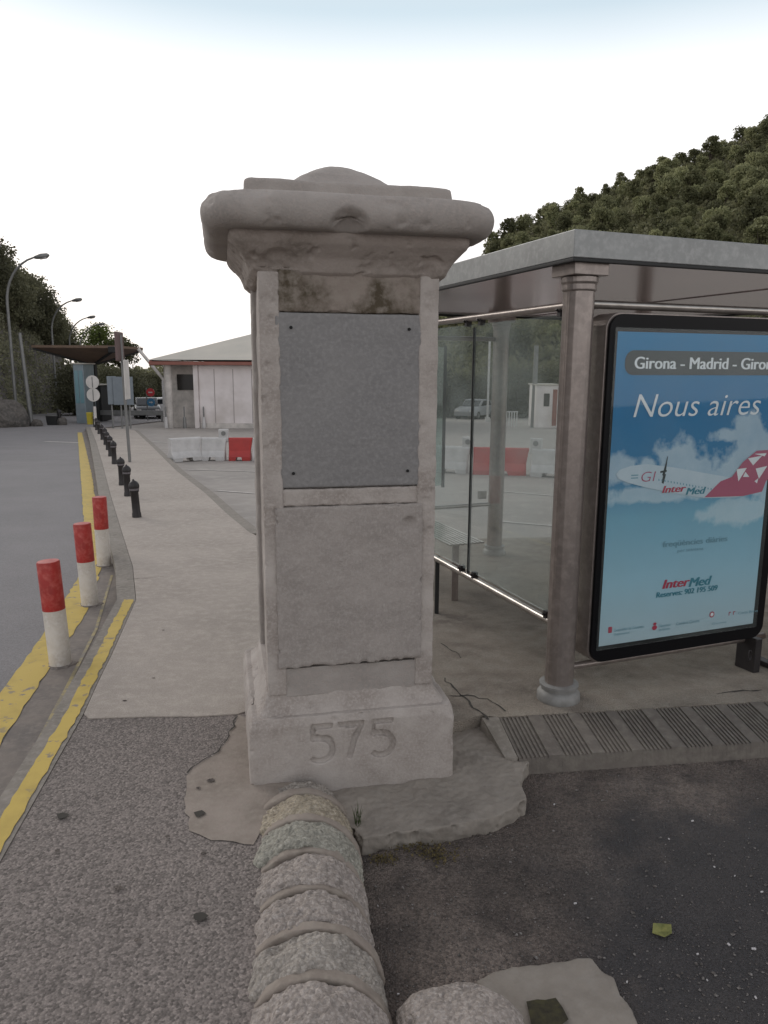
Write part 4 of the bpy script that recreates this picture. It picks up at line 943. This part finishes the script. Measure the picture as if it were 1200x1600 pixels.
# things seen through the shelter glass
t, w_, h, dp = booth('white_booth', 838, 872, 602, 660, 41, M['wallwhite'], 'small white booth seen through the glass beside the corner column', 'booth', 2)
MB().box((-w_*.02, -dp/2-.01, h*.66), (w_*.26, .03, h*.30)).build('window', M['darkwin'], t); MB().box((w_*.36, -dp/2-.01, h*.48), (w_*.2, .03, h*.85)).build('door', M['redfascia'], t)
p = gp(833, 668, KD); t = empty('grey_mast', p, 'tall grey mast seen through the glass beside the white booth', 'mast')
MB().tube([(0, 0, 0), (0, 0, atY(833, 540, p.y).z-p.z)], [.16, .12], 10).build('shaft', M['lamp_metal'], t, True)
p = gp(797, 668, KD); t = empty('white_railing', p, 'short white railing seen through the shelter glass', 'railing')
for k in range(6): MB().box((-.35+k*.14, 0, .45), (.06, .05, .8)).build('bar', M['plas_white'], t)
MB().box((0, 0, .86), (.82, .06, .06)).build('top_rail', M['plas_white'], t)
p = atY(762, 640, 50); t = empty('pale_mast', (p.x, 50, G(50)+KD), 'thin pale mast seen through the glass left of the inner column', 'mast')
MB().tube([(0, 0, 0), (0, 0, atY(762, 528, 50).z-G(50)-KD)], .07, 8).build('shaft', M['plas_white'], t, True); MB().box((0, 0, .15), (.3, .3, .3)).build('base', M['plas_white'], t)
# guard rail at the far end of the forecourt
p = atY(190, 664, 47); t = empty('guard_rail', (p.x, 47, G(47)+KD), 'low pale guard rail across the far end of the road', 'guard rail')
MB().box((1.2, 0, .55), (6, .06, .3)).build('rail_beam', M['lamp_metal'], t, bevel=.02)
for x in (-1.5, .5, 2.5, 4): MB().box((x, .08, .3), (.1, .1, .7)).build('post', M['lamp_metal'], t)

# ================================================================== hills
CR = [(-900, 480), (-400, 520), (0, 560), (150, 580), (205, 576), (240, 574), (330, 566), (400, 556), (500, 525), (600, 490), (690, 440), (755, 405), (790, 362), (870, 325), (930, 308), (1000, 282), (1045, 260), (1100, 250), (1160, 224), (1200, 206), (1320, 140), (1500, 90), (1900, 20), (2600, -20)]
az = []; rr_ = []
for u, v in CR:
    d = ray(u, v); az.append(d.x/d.y); rr_.append(d.z/d.y)
Y0, Y1 = 64, 190
def hillz(a, Y):
    r = float(np.interp(a, az, rr_)); zb = G(Y0)-.3; zc_ = EYE+r*Y1
    s_ = (Y-Y0)/(Y1-Y0)
    if s_ <= 1: z = zb+(zc_-zb)*s_**1.05
    else: z = zc_-(s_-1)*.35*(zc_-zb)-6*(s_-1)
    x = a*Y; amp = 3.2*min(1, max(0, s_*1.4))*min(1, abs(zc_-zb)/20)
    return z+amp*noise.fractal(Vector((x*.018, Y*.018, 1.3)), 1, 2, 4)-amp*.3
NA, NY = 220, 70; vs = []
A0, A1 = -1.2, 2.4
for j in range(NY+1):
    Yj = Y0-2+(300-Y0)*(j/NY)**1.1
    for i in range(NA+1):
        a = A0+(A1-A0)*i/NA; vs.append((a*Yj, Yj, hillz(a, max(Yj, Y0)) if Yj > Y0 else G(Yj)-1))
fs = [(j*(NA+1)+i, j*(NA+1)+i+1, (j+1)*(NA+1)+i+1, (j+1)*(NA+1)+i) for j in range(NY) for i in range(NA)]
o = MB().add(vs, fs).build('hillside', M['hill'], None, True); o['kind'] = 'structure'

def quads(name, P, sz, m, parent=None, flatten=0, seed=0, elong=1.0):
    rg = np.random.default_rng(seed); n = len(P); P = np.asarray(P, 'f')
    d1 = rg.normal(size=(n, 3)); d1[:, 2] *= 1-flatten; d1 /= np.linalg.norm(d1, axis=1)[:, None]
    d2 = np.cross(d1, rg.normal(size=(n, 3))); d2 /= np.linalg.norm(d2, axis=1)[:, None]
    s_ = (sz if np.ndim(sz) else np.full(n, sz))*rg.uniform(.6, 1.3, n); s_ = s_[:, None]
    a = d1*s_*.5*elong; b_ = d2*s_*.32
    V = np.stack([P-a, P+b_, P+a, P-b_], 1).reshape(-1, 3).astype('f')
    me = bpy.data.meshes.new(name); me.vertices.add(4*n); me.vertices.foreach_set('co', V.ravel())
    me.loops.add(4*n); me.loops.foreach_set('vertex_index', np.arange(4*n, dtype='i')); me.polygons.add(n)
    me.polygons.foreach_set('loop_start', np.arange(0, 4*n, 4, dtype='i')); me.update(calc_edges=True); me.materials.append(m)
    o = bpy.data.objects.new(name, me); col.objects.link(o); o.parent = parent; return o
def crown_pts(rg, n, w_, h_, nb, z0):
    """leaf positions on the shells of many small puffs spread through the crown"""
    out = []
    ths = rg.uniform(0, 2*np.pi, nb); cz = rg.uniform(-.9, 1, nb); rad = np.sqrt(np.clip(1-cz**2, 0, 1))*rg.uniform(.45, .95, nb)
    cs = np.stack([np.cos(ths)*rad*w_/2*.8, np.sin(ths)*rad*w_/2*.8, z0+h_/2+cz*h_/2*.78], 1); rs = rg.uniform(.14, .27, nb)*w_
    per = n//nb
    for c, r in zip(cs, rs):
        d = rg.normal(size=(per, 3)); d /= np.linalg.norm(d, axis=1)[:, None]; d[:, 2] *= .8
        out.append(c+d*r*rg.uniform(.55, 1.08, (per, 1)))
    return np.concatenate(out), cs
def tree_proto(name, lab, cat, group, w_, h_, th, n, nb, lsz, m, seed, trunks=1, lean=0):
    rg = np.random.default_rng(seed); t = empty(name, (0, 0, 0), lab, cat, group)
    P, cs = crown_pts(rg, n, w_, h_, nb, th)
    quads('crown', P, lsz, m, t, seed=seed)
    mb = MB(); mb.tube([(0, 0, -.3), (.05*w_*rg.normal(), .05*w_*rg.normal(), th*.7), (0, 0, th+h_*.45)], [.05*w_, .035*w_, .012*w_], 7)
    for c in cs[:min(7, nb)]: mb.tube([(0, 0, th*.6), tuple(c*np.array([.5, .5, .6])+np.array([0, 0, th*.25])), tuple(c)], [.022*w_, .014*w_, .005*w_], 5)
    mb.build('trunk', M['bark'], t, True); return t
GH = 'trees on the far hillside'
protos = [tree_proto('hill_tree', 'small round evergreen tree among many like it on the wooded far hillside', 'tree', GH, 4.2, 3.4, 1.0, 1500, 22, .42, M['leaf_hill'], s_) for s_ in (1, 2, 3)]
protos += [tree_proto('hill_tree', 'small round evergreen tree among many like it on the wooded far hillside', 'tree', GH, 3.4, 4.2, 1.2, 1500, 18, .40, M['leaf_hill'], s_) for s_ in (4, 5)]
rt = random.Random(21); placed = 0; tries = 0; pts_t = []
def put_tree(pr_, x, y, z, s_, first):
    o = pr_ if first else copy_tree(pr_)
    o.location = (x, y, z); o.scale = (s_, s_, s_*rt.uniform(.85, 1.15)); o.rotation_euler = (0, 0, rt.uniform(0, 6.28)); return o
used = set()
# skyline first, then the slope
for i in range(46):
    a = .115+(.62-.115)*i/45+rt.uniform(-.004, .004); Y = Y1+rt.uniform(-6, 4); k = rt.randrange(5)
    put_tree(protos[k], a*Y, Y, hillz(a, Y)-.5, rt.uniform(.4, 1.0), k not in used); used.add(k); placed += 1
while placed < 285 and tries < 40000:
    tries += 1; a = rt.uniform(.03, .58); Y = Y0+12+(Y1-Y0-14)*rt.random()**.75
    z = hillz(a, Y)
    # only where the photograph sees the slope: above the shelter roof
    if (z+2-EYE)/Y < .145-.0*a: 
        if not (a < .25 and rt.random() < .12): continue
    if any((x-a*Y)**2+(y-Y)**2 < 12 for x, y in pts_t): continue
    pts_t.append((a*Y, Y)); k = rt.randrange(5); put_tree(protos[k], a*Y, Y, z-.6, rt.uniform(.45, 1.25), k not in used); used.add(k); placed += 1
# scrub that fills the hillside between the trees
rg = np.random.default_rng(77); cl = []
for i in range(7000):
    a = rg.uniform(-.75, 1.1) if i % 4 == 0 else rg.uniform(.0, .62); Y = Y0+1+(Y1-Y0)*rg.uniform()**.8; c = np.array([a*Y, Y, hillz(a, Y)+.3]); r = rg.uniform(.7, 1.7)
    d = rg.normal(size=(16, 3)); d /= np.linalg.norm(d, axis=1)[:, None]; d[:, 2] = np.abs(d[:, 2])*.9; cl.append(c+d*r*rg.uniform(.7, 1.1, (16, 1)))
o = quads('hillside_scrub', np.concatenate(cl), .75, M['leaf_scrub'], seed=5); tag(o, 'dense low scrub covering the far hillside between the trees', 'scrub', kind='stuff')

# dark wood behind the booths and building
GD = 'dark trees beyond the road end'
dp_ = [tree_proto('dark_tree', 'dark bushy tree standing beyond the canopy and the building', 'tree', GD, 5.5, 4.6, .6, 4200, 34, .26, M['leaf_dark'], s_) for s_ in (11, 12, 13)]
ud = set()
for i, (u, Y, s_) in enumerate([(120, 60, .8), (140, 63, .9), (160, 60, .75), (178, 64, .8), (197, 62, .7), (215, 66, .75), (232, 68, .75), (250, 70, .75), (268, 72, .75), (160, 72, 1.1), (188, 75, 1.0), (130, 74, 1.2), (210, 80, .9), (240, 85, .9),
                               (700, 60, .8), (725, 62, .9), (752, 60, .8), (780, 64, .95), (806, 61, .8), (836, 63, 1.0), (862, 60, .9), (890, 62, 1.0), (670, 62, .9), (640, 62, 1.0)]):
    x = atY(u, 640, Y).x; k = i % 3; o = dp_[k] if k not in ud else copy_tree(dp_[k]); ud.add(k)
    o.location = (x, Y, G(Y)-.5); o.scale = (s_, s_, s_*rt.uniform(.8, 1.05)); o.rotation_euler = (0, 0, rt.uniform(0, 6))

# ================================================================== wooded rocky slope on the left
base = [(-27, 22), (-24, 33), (-22.5, 42), (-24.5, 50), (-28.6, 62), (-31.5, 77), (-35, 88), (-36, 96)]
by = [p_[1] for p_ in base]; bxs = [p_[0] for p_ in base]
def slopez(Y, q):
    H1 = float(np.interp(Y, [20, 40, 47, 56, 70, 95], [7.5, 8, 8.2, 7.8, 7, 4.5])); sl = float(np.interp(Y, [20, 42, 50, 60, 75, 95], [.8, .8, .78, .66, .5, .2]))
    return G(Y)+KD-.2+H1*min(1, q/1.8)+sl*max(0, q-1.8)+.7*noise.fractal(Vector((q*.25, Y*.2, 4)), 1, 2, 3)*min(1, q/1.5)
vs = []; NQ, NB = 46, 74
for j in range(NB+1):
    Y = 20+76*j/NB; xb = float(np.interp(Y, by, bxs))
    for i in range(NQ+1):
        q = 36*(i/NQ)**1.7; vs.append((xb-q-.4*noise.noise(Vector((q, Y*.5, 2))), Y, slopez(Y, q)))
fs = [(j*(NQ+1)+i, j*(NQ+1)+i+1, (j+1)*(NQ+1)+i+1, (j+1)*(NQ+1)+i) for j in range(NB) for i in range(NQ)]
o = MB().add(vs, fs).build('rock_slope', M['rock'], None, True); o['kind'] = 'structure'
# creepers hanging down the face
cl = []
for i in range(900):
    Y = rg.uniform(30, 72); q = rg.uniform(.1, 5.5); xb = float(np.interp(Y, by, bxs)); ztop = slopez(Y, q); ln = rg.uniform(.6, 2.6)
    n_ = int(22*ln); t_ = rg.uniform(0, 1, n_)
    cl.append(np.stack([xb-q*(1-.0*t_)+rg.normal(0, .16, n_)+.5*(.4+t_*min(q, 1.2)), Y+rg.normal(0, .28, n_), ztop+.25-t_*ln*.8+rg.normal(0, .08, n_)], 1))
o = quads('creeper', np.concatenate(cl), .22, M['leaf_ivy'], seed=8); tag(o, 'pale green creeper hanging over the rock face left of the road', 'creeper', kind='stuff')
# boulders at the foot
BL = 'boulders at the foot of the slope'
for i, (u, v, r) in enumerate(((6, 668, 1.3), (30, 668, .6), (-20, 668, 1.6), (66, 667, .4), (104, 665, .3))):
    p = gp(u, v, KD); rb = random.Random(i)
    o = MB().lathe([(r*.2, r*1.0), (r*.55, r*.92), (r*.85, r*.6), (r, r*.15), (r*.95, -.2)][::-1], n=22, rfun=lambda a: 1+.12*math.sin(2*a+i)+.08*math.sin(5*a+2*i)).build('boulder', M['rock'])
    roughen(o, .09, .22, .9); o.location = (p.x-.6, p.y+.8, p.z)
    tag(o, ['largest grey boulder at the left edge of the road', 'grey boulder next to the first street lamp foot', 'grey boulder mostly outside the left edge', 'small boulder by the plain pole', 'small boulder right of the waste bin'][i], 'boulder', BL)
GL = 'trees on the left slope'
lp_ = [tree_proto('slope_tree', 'dark leafy tree in the dense wood on the left slope', 'tree', GL, 5.2, 4.6, .9, 7000, 46, .22, M['leaf_dark'], s_) for s_ in (31, 32, 33, 34)]
ul = set(); cnt = 0
for i in range(190):
    Y = rt.uniform(33, 92); q = rt.uniform(2.5, 16); xb = float(np.interp(Y, by, bxs)); x = xb-q; a = x/Y
    if a < -.68: continue
    k = rt.randrange(4); o = lp_[k] if k not in ul else copy_tree(lp_[k]); ul.add(k); cnt += 1
    s_ = rt.uniform(.6, 1.0); o.location = (x, Y, slopez(Y, q)-.6); o.scale = (s_, s_, s_); o.rotation_euler = (0, 0, rt.uniform(0, 6.28))
for (Y, q, s_) in ((55, 2, .95), (60, 1.6, 1.0), (66, 2, 1.1), (72, 2.2, 1.1), (76, 3.5, 1.2), (80, 2.4, 1.0), (86, 2.5, .9), (91, 3, .85), (50, 3, .9), (69, 5, 1.2)):
    o = copy_tree(lp_[rt.randrange(4)]); x = float(np.interp(Y, by, bxs))-q
    o.location = (x, Y, slopez(Y, q)-.6); o.scale = (s_, s_, s_); o.rotation_euler = (0, 0, rt.uniform(0, 6.28))
fr = tree_proto('fresh_green_tree', 'fresh green tree standing behind the canopy against the sky', 'tree', None, 6.5, 4.5, 1.5, 6500, 40, .26, M['leaf_green'], 51)
Yf = 101; fr.location = (atY(158, 560, Yf).x, Yf, atY(160, 507, Yf).z-7.2); fr.scale = (1.15,)*3
f2 = tree_proto('fresh_green_tree', 'smaller olive green tree just right of the fresh green one', 'tree', None, 5, 3.6, 1.5, 5000, 32, .26, M['leaf_hill'], 52)
f2.location = (atY(190, 560, 100).x, 100, atY(186, 522, 100).z-5.6)

# ================================================================== small things on the ground
rl = random.Random(12)
o = MB().add([(-.035, -.012, .004), (-.02, .025, .012), (.012, .03, .006), (.038, .014, .016), (.03, -.016, .008), (.0, -.032, .005), (0, 0, .0), (.02, .03, .014)], [(0, 6, 1), (1, 6, 2), (2, 6, 3), (3, 6, 4), (4, 6, 5), (5, 6, 0)]).build('fallen_leaf', M['leaf'])
sol = o.modifiers.new('s', 'SOLIDIFY'); sol.thickness = .001; o.location = gp(1033, 1458, KD-.01)+Vector((0, 0, .006)); tag(o, 'yellow-green fallen leaf on the dark asphalt', 'leaf')
for i, (u, v) in enumerate(((899, 1413), (1116, 1356), (1082, 1284), (1138, 1477), (1090, 1492), (1178, 1484), (1105, 1533), (1045, 1312), (777, 1173), (590, 1417), (622, 1555), (870, 1205), (1148, 1370), (1180, 1560), (980, 1536), (866, 1258), (1190, 1395))):
    p = gp(u, v, KD-.01); s_ = rl.uniform(.004, .010)
    o = MB().box((0, 0, .004), (s_*rl.uniform(1, 2), s_*.8, .006), 0).build('litter_scrap', M['paper'], bevel=.002); o.location = p; o.rotation_euler = (rl.uniform(-.2, .2), rl.uniform(-.2, .2), rl.uniform(0, 3))
    lab_ = 'tiny white scrap of litter on the dark asphalt'
    if i == 0: lab_ = 'white cigarette-end sized scrap alone in the middle of the brown asphalt'
    tag(o, lab_, 'litter', 'white scraps scattered on the asphalt')
# pebbles and grit
gpv = MB()
for i in range(3000):
    u, v = rl.uniform(560, 1330), rl.uniform(1180, 1680)
    p = gp(u, v, KD-.012); 
    if p.x < -.1: continue
    s_ = rl.uniform(.0015, .0042)*(1.8 if rl.random() < .10 else 1)
    gpv.lathe([(s_*.5, 0), (s_, s_*.4), (s_*.4, s_*1.0)], p, 5, lambda a, k=rl.random(): 1+.3*math.sin(2*a+6*k))
o = gpv.build('grit', mat('grit', (.12, .105, .095), .9, var=(.06, .055, .05), scale=60, var2=(.28, .27, .26), scale2=90)); tag(o, 'loose grit and tiny stones on the asphalt', 'grit', kind='stuff')
# weeds by the slab
P = []
for (u, v, n_, r, h) in ((680, 1335, 260, .09, .015), (600, 1345, 120, .06, .01), (640, 1320, 160, .10, .012)):
    c = gp(u, v, KD-.01); a = rg.normal(size=(n_, 3))*np.array([r*.5, r*.35, 0])+np.array([c.x, c.y, c.z+.004]); a[:, 2] += rg.uniform(0, h, n_); P.append(a)
o = quads('dry_moss', np.concatenate(P), .012, M['moss'], seed=3); tag(o, 'yellowish dry moss on the ground at the slab edge', 'moss', kind='stuff')
gt = MB()
c = gp(560, 1300, -.1)
for i in range(16):
    a = rl.uniform(0, 6.28); h = rl.uniform(.05, .13); d = Vector((math.cos(a), math.sin(a), 0))*rl.uniform(.01, .03)
    b0 = c+Vector((rl.uniform(-.012, .012), rl.uniform(-.02, .02), 0)); gt.tube([b0, b0+d*.4+Vector((0, 0, h*.6)), b0+d+Vector((0, 0, h))], [.0018, .0014, .0004], 4)
o = gt.build('grass_tuft', M['weed']); tag(o, 'small tuft of grass between the stone drums and the slab', 'grass tuft')
